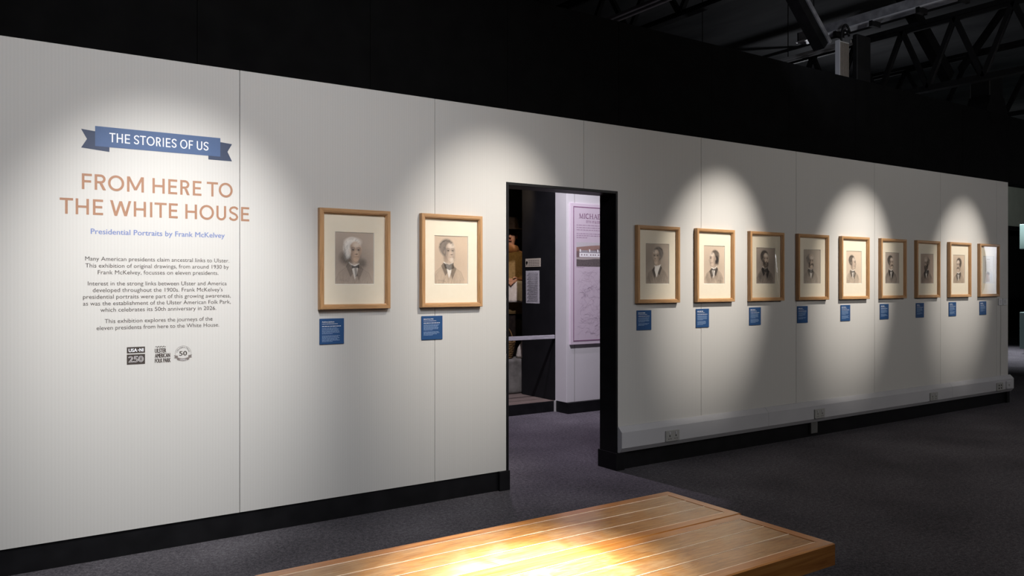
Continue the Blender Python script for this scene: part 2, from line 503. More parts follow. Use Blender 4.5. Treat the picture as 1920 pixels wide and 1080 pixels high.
# ------------------------------------------------------------------ wall graphics (vinyl lettering)
def wx(u):                                   # column of the photo -> metres along the wall
    X = (u-960)/1500.0
    return 4.5*(0.8284*X + 0.5602)/(-0.5602*X + 0.8284)
YV = -0.0006
banner = thing('ribbon_banner', 'blue ribbon banner reading THE STORIES OF US above the exhibition title', 'wall graphic', (0.82, 0, 2.0))
def rel(mb, name, m, root):
    bmesh.ops.translate(mb.bm, verts=mb.bm.verts[:], vec=-Vector(root.location))
    return flat_mesh(mb, name, m, root)
b = MB(); quad(b, [(0.454, 2.172), (0.483, 2.122), (0.456, 2.088), (0.581, 2.060), (0.581, 2.085), (0.515, 2.165)][::-1], YV)
b.bm.clear()
for pl in ([(0.454, 2.166), (0.520, 2.160), (0.520, 2.118), (0.480, 2.118)], [(0.480, 2.118), (0.520, 2.118), (0.581, 2.086), (0.581, 2.062), (0.454, 2.073)]):
    quad(b, pl, YV)
rel(b, 'ribbon_tail', M_ribB, banner)
b = MB()
for pl in ([(1.187, 2.160), (1.123, 2.166), (1.123, 2.116), (1.163, 2.116)], [(1.163, 2.116), (1.123, 2.116), (1.062, 2.090), (1.062, 2.066), (1.187, 2.066)]):
    quad(b, pl, YV)
rel(b, 'ribbon_tail', M_ribB, banner)
b = MB(); quad(b, [(0.516, 2.086), (1.125, 2.086), (1.125, 2.187), (0.516, 2.187)], YV*1.6)
rel(b, 'ribbon_band', M_ribA, banner)
b = MB()
for ch, a, c in (('T', 515, 572), ('H', 583, 640), ('E', 658, 706), ('S', 740, 790), ('T', 797, 852), ('O', 858, 932), ('R', 945, 990), ('I', 1007, 1017), ('E', 1035, 1078),
                 ('S', 1088, 1134), ('O', 1166, 1234), ('F', 1246, 1285), ('U', 1320, 1370), ('S', 1381, 1428)):
    capital(b, ch, wx(100+0.20375*a), wx(100+0.20375*c), 2.1125, 0.047, YV*2.2, 0.125)
rel(b, 'lettering', M_white, banner)

tt = thing('title_lettering', 'large copper lettering reading FROM HERE TO THE WHITE HOUSE', 'wall graphic', (0.82, 0, 1.74))
for row, zb in (((('F', 262, 355), ('R', 380, 485), ('O', 503, 652), ('M', 678, 833), ('H', 912, 1025), ('E', 1057, 1140), ('R', 1168, 1255), ('E', 1283, 1363), ('T', 1412, 1515), ('O', 1522, 1650)), 1.8665),
                 ((('T', 58, 182), ('H', 205, 328), ('E', 364, 458), ('W', 522, 717), ('H', 740, 853), ('I', 889, 911), ('T', 931, 1043), ('E', 1063, 1145), ('H', 1214, 1322), ('O', 1345, 1478), ('U', 1500, 1590), ('S', 1615, 1702), ('E', 1727, 1803)), 1.740)):
    k = 0
    for n in ((4, 4, 2) if len(row) == 10 else (3, 5, 5)):
        b = MB()
        for ch, a, c in row[k:k+n]:
            capital(b, ch, wx(100+0.20375*a), wx(100+0.20375*c), zb, 0.0785, YV)
        rel(b, 'title_word', M_copper, tt); k += n
b = MB(); letters(b, 'Presidential Portraits by Frank McKelvey', 0.497, 1.148, 1.6445, 0.0265, YV, bold=0.0006)
tag(flat_mesh(b, 'subtitle_lettering', M_sub), 'pale blue line of lettering under the copper title', 'wall graphic')
b = MB()
LINES = [('Many American presidents claim ancestral links to Ulster.', 159.6, 429.8, 1.5105),
 ('This exhibition of original drawings, from around 1930 by', 159.9, 429.0, 1.476),
 ('Frank McKelvey, focusses on eleven presidents.', 183.3, 409.7, 1.4425),
 ('Interest in the strong links between Ulster and America', 164.7, 425.0, 1.386),
 ("developed throughout the 1900s. Frank McKelvey's", 173.9, 417.5, 1.3525),
 ('presidential portraits were part of this growing awareness,', 155.6, 432.5, 1.319),
 ('as was the establishment of the Ulster American Folk Park,', 155.6, 432.5, 1.2855),
 ('which celebrates its 50th anniversary in 2026.', 188.1, 405.4, 1.2525),
 ('This exhibition explores the journeys of the', 196.2, 398.4, 1.195),
 ('eleven presidents from here to the White House.', 181.1, 410.8, 1.1615)]
for a, c, lab in ((0, 3, 'first paragraph of small dark wall text, three lines under the blue subtitle'), (3, 8, 'middle paragraph of small dark wall text, five lines long'),
                  (8, 10, 'last paragraph of small dark wall text, two lines above the logos')):
    b = MB()
    for s, u0, u1, z in LINES[a:c]:
        letters(b, s, wx(u0), wx(u1), z, 0.0205, YV)
    tag(flat_mesh(b, 'wall_paragraph', M_ink), lab, 'wall text', 'paragraphs of the introduction')

# logos
lg = thing('square_logo', 'dark two-tier square logo reading USA NI over 250, leftmost of three logos', 'logo', (0.70, 0, 1.02))
b = MB(); quad(b, [(0.661, 1.037), (0.747, 1.037), (0.747, 1.069), (0.661, 1.069)], YV); quad(b, [(0.661, 0.979), (0.747, 0.979), (0.747, 1.031), (0.661, 1.031)], YV)
rel(b, 'logo_block', M_ink, lg)
b = MB(); letters(b, 'USA', 0.670, 0.709, 1.044, 0.017, YV*2, bold=0.0008); letters(b, 'NI', 0.721, 0.739, 1.044, 0.017, YV*2, bold=0.0008)
quad(b, [(0.7125, 1.050), (0.7175, 1.050), (0.7175, 1.055), (0.7125, 1.055)], YV*2)
rel(b, 'lettering', M_white, lg)
b = MB(); letters(b, '250', 0.670, 0.738, 0.991, 0.030, YV*2, bold=0.0017); rel(b, 'numerals', M_white, lg)
b = MB(); letters(b, '250', 0.670, 0.738, 0.991, 0.030, YV*2.8)
rel(b, 'inline', M_ink2, lg)

b = MB()
for i in range(4):                           # wavy line over the lettering
    x = 0.797 + i*0.0125
    for (p, q) in (((x, 1.062), (x+0.003, 1.069)), ((x+0.003, 1.069), (x+0.0095, 1.060)), ((x+0.0095, 1.060), (x+0.0125, 1.067))):
        n = Vector((-(q[1]-p[1]), q[0]-p[0])).normalized()*0.0010
        quad(b, [(p[0]-n.x, p[1]-n.y), (q[0]-n.x, q[1]-n.y), (q[0]+n.x, q[1]+n.y), (p[0]+n.x, p[1]+n.y)], YV)
letters(b, 'ULSTER', 0.795, 0.849, 1.034, 0.021, YV, bold=0.0010)
letters(b, 'AMERICAN', 0.795, 0.868, 1.008, 0.021, YV, bold=0.0010)
letters(b, 'FOLK PARK', 0.795, 0.871, 0.982, 0.021, YV, bold=0.0010)
tag(flat_mesh(b, 'lettered_logo', M_ink), 'dark condensed logo lettering under a zigzag, middle of three logos', 'logo')

bd = thing('anniversary_badge', 'round outlined 50 years badge with ribbon, rightmost of three logos', 'logo', (0.9335, 0, 1.024))
b = MB()
cx, cz = 0.9335, 1.024
def ring(mb, r0, r1, y, a0=0, a1=360, n=56):
    for k in range(n):
        t0, t1 = R(a0+(a1-a0)*k/n), R(a0+(a1-a0)*(k+1)/n)
        quad(mb, [(cx+r0*math.cos(t0), cz+r0*math.sin(t0)), (cx+r1*math.cos(t0), cz+r1*math.sin(t0)), (cx+r1*math.cos(t1), cz+r1*math.sin(t1)), (cx+r0*math.cos(t1), cz+r0*math.sin(t1))], y)
ring(b, 0.0395, 0.0408, YV, 0, 360)
rel(b, 'ring', M_ink2, bd)
b = MB()
def arc(p):
    t = R(168 - (p[0]) * 156); r = 0.0285 + p[2]
    return (cx + r*math.cos(t), p[1], cz + r*math.sin(t))
letters(b, 'CELEBRATING', 0, 1, 0, 0.0075, YV, warp=arc)
rel(b, 'arched_lettering', M_ink, bd)
b = MB(); letters(b, '50', 0.9145, 0.9525, 1.013, 0.023, YV, bold=0.0010)
rel(b, 'numerals', M_ink, bd)
b = MB()
def bow(p):
    return (p[0], p[1], p[2] - 0.010*(1 - ((p[0]-cx)/0.03)**2))
for k in range(10):
    xa, xb = cx-0.031+0.0062*k, cx-0.031+0.0062*(k+1)
    pts = [(xa, 1.006-0.008*(1-((xa-cx)/0.031)**2)), (xb, 1.006-0.008*(1-((xb-cx)/0.031)**2))]
    quad(b, [(pts[0][0], pts[0][1]-0.0145), (pts[1][0], pts[1][1]-0.0145), pts[1], pts[0]], YV*1.5)
for sg in (-1, 1):
    quad(b, [(cx+sg*0.026, 1.0135), (cx+sg*0.046, 1.0165), (cx+sg*0.0405, 1.007), (cx+sg*0.026, 1.005)], YV*1.2)
    quad(b, [(cx+sg*0.026, 1.005), (cx+sg*0.0405, 1.007), (cx+sg*0.046, 1.0015), (cx+sg*0.026, 0.997)], YV*1.2)
rel(b, 'ribbon', M_ink2, bd)
b = MB(); letters(b, 'YEARS', cx-0.018, cx+0.018, 0.9865, 0.0085, YV*2.2)
rel(b, 'ribbon_lettering', M_white, bd)

# ------------------------------------------------------------------ pencil portraits
class Paint:
    """a sheet 100 x 124 units drawn with soft strokes; colours are the drawing's own pigments"""
    def __init__(s, seed, paper=(0.46, 0.375, 0.30), n=125):
        s.W, s.H = n, int(n*1.24)
        s.r = np.random.RandomState(seed)
        x = np.linspace(0, 100, s.W); y = np.linspace(0, 124, s.H)
        s.X, s.Y = np.meshgrid(x, y)
        s.img = np.ones((s.H, s.W, 3))*np.array(paper)
        s.grain = s.r.rand(s.H, s.W)
        g = s.grain.copy()
        for _ in range(2):
            g = (g + np.roll(g, 1, 0) + np.roll(g, 1, 1) + np.roll(g, -1, 0))/4
        s.soft = (g - g.mean())/(g.std()+1e-6)
        k = np.sin((s.X*0.8 + s.Y*0.55)*1.3 + s.soft*1.5 + 2.2*np.sin(s.Y*0.11+seed) + 1.7*np.sin(s.X*0.09-seed))
        s.hatchm = 0.78 + 0.22*k
        s.img *= (1 + 0.012*s.soft)[..., None]
    def put(s, m, col=(0.03, 0.027, 0.026), amt=1.0, hatch=0.5):
        m = np.clip(m, 0, 1)*amt
        m = m*((1-hatch) + hatch*s.hatchm*(0.75+0.5*s.grain))
        m = np.clip(m, 0, 1)[..., None]
        s.img = s.img*(1-m) + np.array(col)*m
    def ell(s, cx, cy, rx, ry, rot=0.0, soft=0.2):
        c, q = math.cos(rot), math.sin(rot)
        u = ((s.X-cx)*c + (s.Y-cy)*q)/rx; v = (-(s.X-cx)*q + (s.Y-cy)*c)/ry
        d = np.sqrt(u*u+v*v)
        return np.clip((1+soft-d)/(2*soft), 0, 1)
    def line(s, pts, wd, soft=0.6):
        d = np.full(s.X.shape, 1e9)
        for (x0, y0), (x1, y1) in zip(pts, pts[1:]):
            dx, dy = x1-x0, y1-y0
            t = np.clip(((s.X-x0)*dx + (s.Y-y0)*dy)/(dx*dx+dy*dy+1e-9), 0, 1)
            d = np.minimum(d, np.hypot(s.X-x0-t*dx, s.Y-y0-t*dy))
        return np.clip((wd/2+soft-d)/(2*soft), 0, 1)
    def poly(s, pts, soft=1.0):
        ins = np.zeros(s.X.shape, bool)
        n = len(pts)
        for i in range(n):
            x0, y0 = pts[i]; x1, y1 = pts[(i+1) % n]
            if y0 == y1: continue
            c = ((s.Y < y0) != (s.Y < y1)) & (s.X < (x1-x0)*(s.Y-y0)/(y1-y0) + x0)
            ins ^= c
        d = np.full(s.X.shape, 1e9)
        for (x0, y0), (x1, y1) in zip(pts, pts[1:]+pts[:1]):
            dx, dy = x1-x0, y1-y0
            t = np.clip(((s.X-x0)*dx + (s.Y-y0)*dy)/(dx*dx+dy*dy+1e-9), 0, 1)
            d = np.minimum(d, np.hypot(s.X-x0-t*dx, s.Y-y0-t*dy))
        return np.clip(0.5 + np.where(ins, d, -d)/(2*soft), 0, 1)

DK = (0.030, 0.027, 0.027); MID = (0.13, 0.115, 0.105); LT = (0.66, 0.60, 0.53); WH = (0.74, 0.70, 0.65)
def bust(seed, cx, cy, s, d, turn, hair='dark', hairs='short', beard=None, coat=0.5, bg=0.3, bgside=-1, paper=None,
         shirt=True, tie='bow', bald=0.0, coatcol=None, red=0.0, sign=1):
    """head centre (cx,cy), half width s; d = way the face turns (+1 right), turn 0 front .. 1 profile"""
    P = Paint(seed, paper or (0.46, 0.375, 0.30))
    mode = [1]
    def T(pts):
        if mode[0]: pts = [(x*0.78, 1.4+(y-1.4)*0.8) for x, y in pts]
        return [(cx + s*x*d, cy + s*y) for x, y in pts]
    def E(x, y, rx, ry, rot=0.0, soft=0.2): return P.ell(cx+s*x*d, cy+s*y, rx*s, ry*s, rot*d, soft)
    def Ln(pts, wd, soft=0.6): return P.line(T(pts), wd, soft)
    HC = {'dark': DK, 'grey': (0.15, 0.135, 0.125), 'white': WH}[hair]
    CC = coatcol or DK
    # smudged ground round the head
    P.put(P.ell(cx + bgside*s*1.2, cy+s*1.1, 2.0*s, 2.3*s, 0.2, 0.7), MID, bg*0.8, 0.5)
    P.put(P.ell(cx - bgside*s*1.5, cy+s*1.7, 1.5*s, 1.3*s, -0.2, 0.8), MID, bg*0.6, 0.5)
    # coat
    sh = T([(-3.3, 6.5), (-3.0, 4.0), (-2.2, 2.9), (-1.15, 2.15), (-0.7, 1.5), (0.75, 1.75), (1.2, 2.3), (2.3, 3.0), (2.9, 4.1), (3.1, 6.5)])
    fade = np.clip(1.15 - (P.Y-(cy+2.2*s))/(4.2*s), 0.18, 1)
    low = np.sin(P.X*0.13+seed)*np.sin(P.Y*0.10+2*seed)*0.5+0.5
    P.put(P.poly(sh, 3.2)*fade*(0.55+0.6*low), CC, coat, 0.6)
    P.put(P.poly(T([(-1.35, 2.0), (-0.75, 1.35), (-0.1, 3.0), (-0.6, 3.6)]), 0.9), CC, min(1, coat+0.35), 0.35)
    P.put(P.poly(T([(0.9, 1.9), (1.5, 2.5), (0.75, 4.2), (0.35, 3.2)]), 0.9), CC, min(1, coat+0.3), 0.35)
    for q in range(46):                      # loose pencil strokes over the coat
        x0 = -2.8+5.6*P.r.rand(); y0 = 3.0+1.6*P.r.rand()
        P.put(Ln([(x0, y0), (x0*0.9-0.1+0.3*P.r.randn(), y0+0.8+1.0*P.r.rand())], 0.7), DK, 0.10+0.30*coat, 0.4)
    for e in ([(-3.0, 4.2), (-2.4, 3.0), (-1.2, 2.1)], [(1.2, 2.3), (2.4, 3.05), (2.95, 4.3)], [(-0.1, 3.0), (0.05, 4.4), (-0.1, 5.6)], [(0.75, 4.2), (0.3, 5.2)], [(-2.3, 4.3), (-2.15, 5.8)], [(2.2, 4.3), (2.0, 5.6)]):
        P.put(Ln(e, 0.8, 0.9), DK, 0.25+0.3*coat, 0.4)
    if shirt:
        P.put(P.poly(T([(-0.55, 1.5), (0.65, 1.6), (0.5, 3.1), (0.1, 4.0), (-0.2, 3.0)]), 0.8), WH, 0.75, 0.15)
    # neck
    mode[0] = 0
    P.put(P.poly(T([(-0.7, 0.6), (0.45, 0.8), (0.6, 1.75), (-0.65, 1.75)]), 0.8), (0.40, 0.31, 0.245), 0.8, 0.2)
    P.put(Ln([(-0.65, 1.45), (-0.1, 1.9), (0.6, 1.6)], 2.6, 0.8), WH, 0.85, 0.1)
    if tie == 'bow':
        P.put(P.poly(T([(-0.35, 1.75), (0.1, 1.9), (0.6, 1.7), (0.65, 2.15), (0.15, 2.05), (-0.3, 2.2)]), 0.6), DK, 0.9, 0.2)
        P.put(P.poly(T([(0.0, 2.0), (0.3, 2.0), (0.45, 3.0), (0.15, 3.2)]), 0.6), DK, 0.6, 0.3)
    elif tie == 'stock':
        P.put(P.poly(T([(-0.75, 1.55), (0.1, 1.75), (0.75, 1.5), (0.8, 2.2), (0.2, 2.45), (-0.5, 2.2)]), 0.7), DK, 0.8, 0.3)
    elif tie == 'white':
        P.put(P.poly(T([(-0.8, 1.4), (0.5, 1.7), (0.6, 2.3), (0.2, 3.4), (-0.3, 2.4)]), 0.7), WH, 0.85, 0.15)
    # hair behind
    if hairs == 'long':
        P.put(E(-0.28, -0.22, 1.06, 1.22, 0.0, 0.16), HC, 0.85, 0.35)
        P.put(E(-0.82, 0.45, 0.42, 0.75, 0.2, 0.3), HC, 0.75, 0.45)
        if hair == 'white':
            P.put(E(-1.0, 1.0, 0.75, 0.65, 0.4, 0.5), DK, 0.7, 0.4)
            P.put(E(1.0, 1.55, 0.5, 0.5, 0.4, 0.5), DK, 0.55, 0.4)
            P.put(E(-0.15, -0.95, 1.0, 0.5, 0.0, 0.3), WH, 0.8, 0.2)
    else:
        P.put(E(-0.15-0.2*turn, -0.40+0.1*bald, 1.07, 1.08-0.1*bald, 0.0, 0.14), HC, 0.88*(1-0.35*bald), 0.35)
    # face
    fx = 0.12 + 0.22*turn
    face = np.maximum(E(fx, 0.05, 0.80-0.08*turn, 1.05, 0.0, 0.10), E(fx*0.9, 0.62, 0.62, 0.82, 0.0, 0.12))
    P.put(face, (0.50-0.0*red, 0.395-0.03*red, 0.315-0.04*red), 0.97, 0.12)
    if turn > 0.8:                           # profile: forehead, nose and chin edge
        P.put(P.poly(T([(0.85, -0.75), (1.0, -0.2), (0.95, 0.0), (1.28, 0.42), (1.0, 0.52), (1.05, 0.78), (0.95, 0.9), (1.0, 1.25), (0.6, 1.45), (0.2, 0.6), (0.3, -0.6)]), 0.5), (0.50, 0.395, 0.315), 0.97, 0.12)
        P.put(Ln([(0.82, -0.85), (1.0, -0.2), (0.94, 0.0), (1.27, 0.42), (1.0, 0.53), (1.06, 0.75), (0.96, 0.88), (1.0, 1.22), (0.6, 1.45)], 0.7), DK, 0.65, 0.1)
    if bald > 0:
        P.put(E(fx*0.8, -0.85, 0.75, 0.55, 0, 0.25), (0.52, 0.42, 0.34), 0.9*bald, 0.1)
    P.put(E(fx-0.62, 0.35, 0.38, 1.0, 0.0, 0.5), DK, 0.42, 0.45)          # shaded far cheek and jaw
    P.put(E(fx+0.55, 0.55, 0.20, 0.7, 0.0, 0.6), MID, 0.35, 0.4)
    P.put(E(fx+0.15, -0.62, 0.42, 0.28, 0.0, 0.6), LT, 0.6, 0.1)          # light on the forehead
    ex = fx + 0.05
    if turn > 0.8:
        eyes = [ex+0.42]
    else:
        eyes = [ex-0.36+0.05*turn, ex+0.33-0.03*turn]
    for e in eyes:
        P.put(E(e, -0.06, 0.25, 0.16, 0.0, 0.6), MID, 0.55, 0.15)
        P.put(E(e, 0.0, 0.085, 0.06, 0.0, 0.4), DK, 0.85, 0.0)
        P.put(Ln([(e-0.17, 0.0), (e-0.04, -0.075), (e+0.15, 0.0)], 0.7), DK, 0.65, 0.0)
        P.put(Ln([(e-0.25, -0.24), (e, -0.31), (e+0.23, -0.23)], 1.5, 0.9), MID, 0.7, 0.2)
        P.put(Ln([(e-0.15, 0.17), (e+0.12, 0.19)], 0.6, 0.8), MID, 0.35, 0.1)
    nx = ex + 0.02 + 0.26*turn
    if turn <= 0.8:
        P.put(Ln([(nx-0.08, -0.1), (nx+0.08+0.1*turn, 0.42), (nx-0.12, 0.5)], 0.9, 0.9), MID, 0.55, 0.1)
        P.put(E(nx-0.02, 0.50, 0.17, 0.07, 0, 0.4), DK, 0.6, 0.1)
        P.put(Ln([(nx+0.02, 0.0), (nx+0.10, 0.36)], 0.8), LT, 0.6, 0.0)
    mx = ex + 0.05 + 0.22*turn
    P.put(Ln([(mx-0.30, 0.80), (mx, 0.77), (mx+0.25, 0.80)], 0.9), DK, 0.75, 0.1)
    P.put(Ln([(mx-0.16, 0.95), (mx+0.14, 0.95)], 0.7), MID, 0.5, 0.1)
    P.put(Ln([(fx-0.60, 0.75), (fx-0.35, 1.22), (fx+0.05, 1.45), (fx+0.4, 1.28), (fx+0.62, 0.8)], 0.8), DK, 0.45, 0.2)
    P.put(Ln([(nx-0.25, 0.45), (mx-0.42, 0.85)], 0.6), MID, 0.55, 0.1)
    # ear
    if turn > 0.15:
        ax = fx-0.72-0.1*turn
        P.put(E(ax, 0.12, 0.15, 0.27, 0.1, 0.25), (0.46, 0.355, 0.28), 0.95, 0.1)
        P.put(Ln([(ax-0.1, -0.08), (ax-0.12, 0.2), (ax, 0.38)], 0.7), DK, 0.6, 0.1)
    # hair edge strokes
    for q in range(60):
        t = math.pi*(1.0 + 0.92*P.r.rand()); rr = 0.90+0.14*P.r.rand()
        x, y = -0.12-0.15*turn+rr*math.cos(t)*1.02, -0.4+rr*math.sin(t)*0.98
        if bald > 0.5 and y < -0.9: continue
        P.put(Ln([(x, y), (x-0.16+0.08*P.r.randn(), y+0.16)], 0.6), LT if (hair == 'white' and q % 4) else DK, 0.4, 0.0)
    if hairs == 'short':                     # sideburn
        P.put(E(fx-0.72, 0.0, 0.14, 0.5, 0.0, 0.3), HC, 0.8, 0.3)
    if hairs in ('long', 'wavy'):
        for q in range(14):
            x = -1.2+0.6*P.r.rand(); y = -0.6+1.2*P.r.rand()
            P.put(Ln([(x, y), (x-0.08, y+0.25), (x+0.08, y+0.5)], 0.7), DK, 0.55, 0.0)
        P.put(E(-0.74, 0.25, 0.32, 0.7, 0.1, 0.3), HC, 0.7, 0.45)
    BC = DK if hair != 'white' else (0.3, 0.27, 0.25)
    if beard in ('full', 'long'):
        bl = 1.45 if beard == 'full' else 1.7
        bm = np.clip(E(fx+0.02, 1.0, 0.72, bl-0.75, 0.0, 0.22) - E(mx-0.02, 0.45, 0.42, 0.36, 0.0, 0.25), 0, 1)
        P.put(bm, BC, 0.85, 0.35)
        P.put(E(fx-0.55, 0.65, 0.2, 0.5, 0.0, 0.3), BC, 0.8, 0.35)
        P.put(Ln([(mx-0.2, 0.85), (mx+0.18, 0.85)], 0.8), LT, 0.3, 0.0)
    if beard in ('full', 'long', 'mous', 'walrus', 'chops'):
        wv = {'walrus': 2.8, 'chops': 2.2}.get(beard, 1.9)
        P.put(Ln([(mx-0.42, 0.86), (mx-0.15, 0.66), (mx+0.05, 0.64), (mx+0.32, 0.82)], wv*s/13, 0.6), BC, 0.85, 0.2)
    if beard == 'chops':
        P.put(E(fx-0.58, 0.75, 0.22, 0.62, 0.15, 0.3), BC, 0.75, 0.35)
        P.put(E(fx+0.52, 0.8, 0.16, 0.4, -0.15, 0.3), BC, 0.6, 0.35)
    if beard == 'goatee':
        P.put(E(mx, 1.2, 0.25, 0.35, 0.0, 0.35), LT, 0.5, 0.3)
    # little scribbled signature near the foot of the sheet
    sx = 10 if sign > 0 else 66
    P.put(P.line([(sx, 115), (sx+6, 113.5), (sx+9, 115), (sx+20, 114)], 0.7), MID, 0.6, 0.0)
    P.put(P.line([(sx+11, 118), (sx+24, 117)], 0.6), MID, 0.5, 0.0)
    return P

def letter_page(seed):
    P = Paint(seed, (0.60, 0.585, 0.56))
    r = P.r
    P.put(P.line([(38, 14), (66, 14)], 2.2), MID, 0.75, 0.1)
    for k in range(11):
        y = 22+4.6*k
        P.put(P.line([(22, y), (78-14*r.rand(), y)], 1.3), MID, 0.45, 0.4)
    P.put(P.poly([(34, 78), (62, 74), (66, 116), (32, 118)], 1.5), (0.22, 0.13, 0.10), 0.75, 0.4)
    P.put(P.ell(52, 78, 13, 7, 0.2, 0.4), DK, 0.9, 0.3)
    P.put(P.ell(46, 92, 8, 12, 0, 0.4), (0.42, 0.26, 0.20), 0.7, 0.2)
    P.put(P.ell(78, 92, 12, 18, 0, 0.6), (0.42, 0.47, 0.55), 0.6, 0.3)
    return P

def drawing_mesh(P, wd, ht):
    me = bpy.data.meshes.new('drawing')
    H, W = P.H, P.W
    xs = np.linspace(-wd/2, wd/2, W); zs = np.linspace(ht/2, -ht/2, H)
    XX, ZZ = np.meshgrid(xs, zs)
    co = np.stack([XX, np.zeros_like(XX), ZZ], -1).reshape(-1, 3)
    i = np.arange(H*W).reshape(H, W)
    q = np.stack([i[1:, :-1], i[1:, 1:], i[:-1, 1:], i[:-1, :-1]], -1).reshape(-1, 4)
    me.from_pydata(co.tolist(), [], q.tolist())
    at = me.attributes.new('ink', 'FLOAT_COLOR', 'POINT')
    c = np.ones((H*W, 4), np.float32); c[:, :3] = np.clip(P.img*1.25, 0, 0.9).reshape(-1, 3)
    at.data.foreach_set('color', c.ravel())
    me.materials.append(M_drawn)
    return me

FW, FH = 0.450, 0.594                        # frame outside size
OW, OH, OZ = 0.250, 0.312, 0.006             # window of the mat

def frame_mesh():
    prof = [(0.0, 0.001), (0.0, 0.032), (0.003, 0.036), (0.019, 0.036), (0.0205, 0.0325), (0.0245, 0.0325), (0.026, 0.027), (0.030, 0.025), (0.030, 0.001)]
    b = MB()
    hw, hh = FW/2, FH/2
    cs = [(-1, -1), (1, -1), (1, 1), (-1, 1)]
    rings = []
    for sx, sz in cs:
        rings.append([b.bm.verts.new((sx*(hw-t), -d, sz*(hh-t))) for t, d in prof])
    for k in range(4):
        A, Bq = rings[k], rings[(k+1) % 4]
        for j in range(len(prof)):
            jn = (j+1) % len(prof)
            f = b.bm.faces.new((A[j], A[jn], Bq[jn], Bq[j])); f.material_index = 0 if k % 2 else 1
    return b.mesh('frame', [M_oak_z, M_oak_x])

def mat_mesh():
    b = MB()
    o = [(-FW/2+0.027, -FH/2+0.027), (FW/2-0.027, -FH/2+0.027), (FW/2-0.027, FH/2-0.027), (-FW/2+0.027, FH/2-0.027)]
    i0 = [(-OW/2, -OH/2+OZ), (OW/2, -OH/2+OZ), (OW/2, OH/2+OZ), (-OW/2, OH/2+OZ)]
    e = 0.003
    i1 = [(-OW/2+e, -OH/2+OZ+e), (OW/2-e, -OH/2+OZ+e), (OW/2-e, OH/2+OZ-e), (-OW/2+e, OH/2+OZ-e)]
    A = [b.bm.verts.new((p[0], -0.0135, p[1])) for p in o]
    B_ = [b.bm.verts.new((p[0], -0.0135, p[1])) for p in i0]
    C_ = [b.bm.verts.new((p[0], -0.0105, p[1])) for p in i1]
    Z = [b.bm.verts.new((p[0], -0.0035, p[1])) for p in o]
    for k in range(4):
        n = (k+1) % 4
        b.bm.faces.new((A[k], A[n], B_[n], B_[k]))
        f = b.bm.faces.new((B_[k], B_[n], C_[n], C_[k])); f.material_index = 1
        b.bm.faces.new((A[k], Z[k], Z[n], A[n]))
    b.bm.faces.new(Z[::-1])
    return b.mesh('mat_board', [M_matb, M_matcore])

def glazing_mesh(bow, twist=0.0, crease=0.0):
    nx, nz = (96, 48) if crease else (18, 24)
    hw, hh = FW/2-0.0285, FH/2-0.0285
    b = MB(); g = []
    for j in range(nz+1):
        row = []
        for i in range(nx+1):
            u, v = -1+2*i/nx, -1+2*j/nz
            d = bow*(1-u*u)*(1-v*v*0.6) + twist*u*v*0.5 + crease*math.exp(-((u-0.52-0.42*(max(0.0, 0.55-v)/1.5)**1.7)/0.085)**2)*min(1.0, max(0.0, (0.75-v)/0.5))
            row.append(b.bm.verts.new((u*hw, -0.0205-d, v*hh)))
        g.append(row)
    for j in range(nz):
        for i in range(nx):
            b.bm.faces.new((g[j][i], g[j][i+1], g[j+1][i+1], g[j+1][i]))
    for f in b.bm.faces:
        f.normal_update()
        if f.normal.y > 0: f.normal_flip()
    me = bpy.data.meshes.new('glazing'); b.bm.to_mesh(me); b.bm.free()
    me.materials.append(M_acrylic if crease or bow > 0.004 else M_glass)
    for p in me.polygons: p.use_smooth = True
    return me

ME_frame = frame_mesh(); ME_mat = mat_mesh(); ME_glass = glazing_mesh(0.0)
ME_glass_bow = glazing_mesh(0.0008, 0.0005, 0.0060); ME_glass_warp = glazing_mesh(0.0065, 0.002)  # bowed pane gets an added crease to throw a curved glare

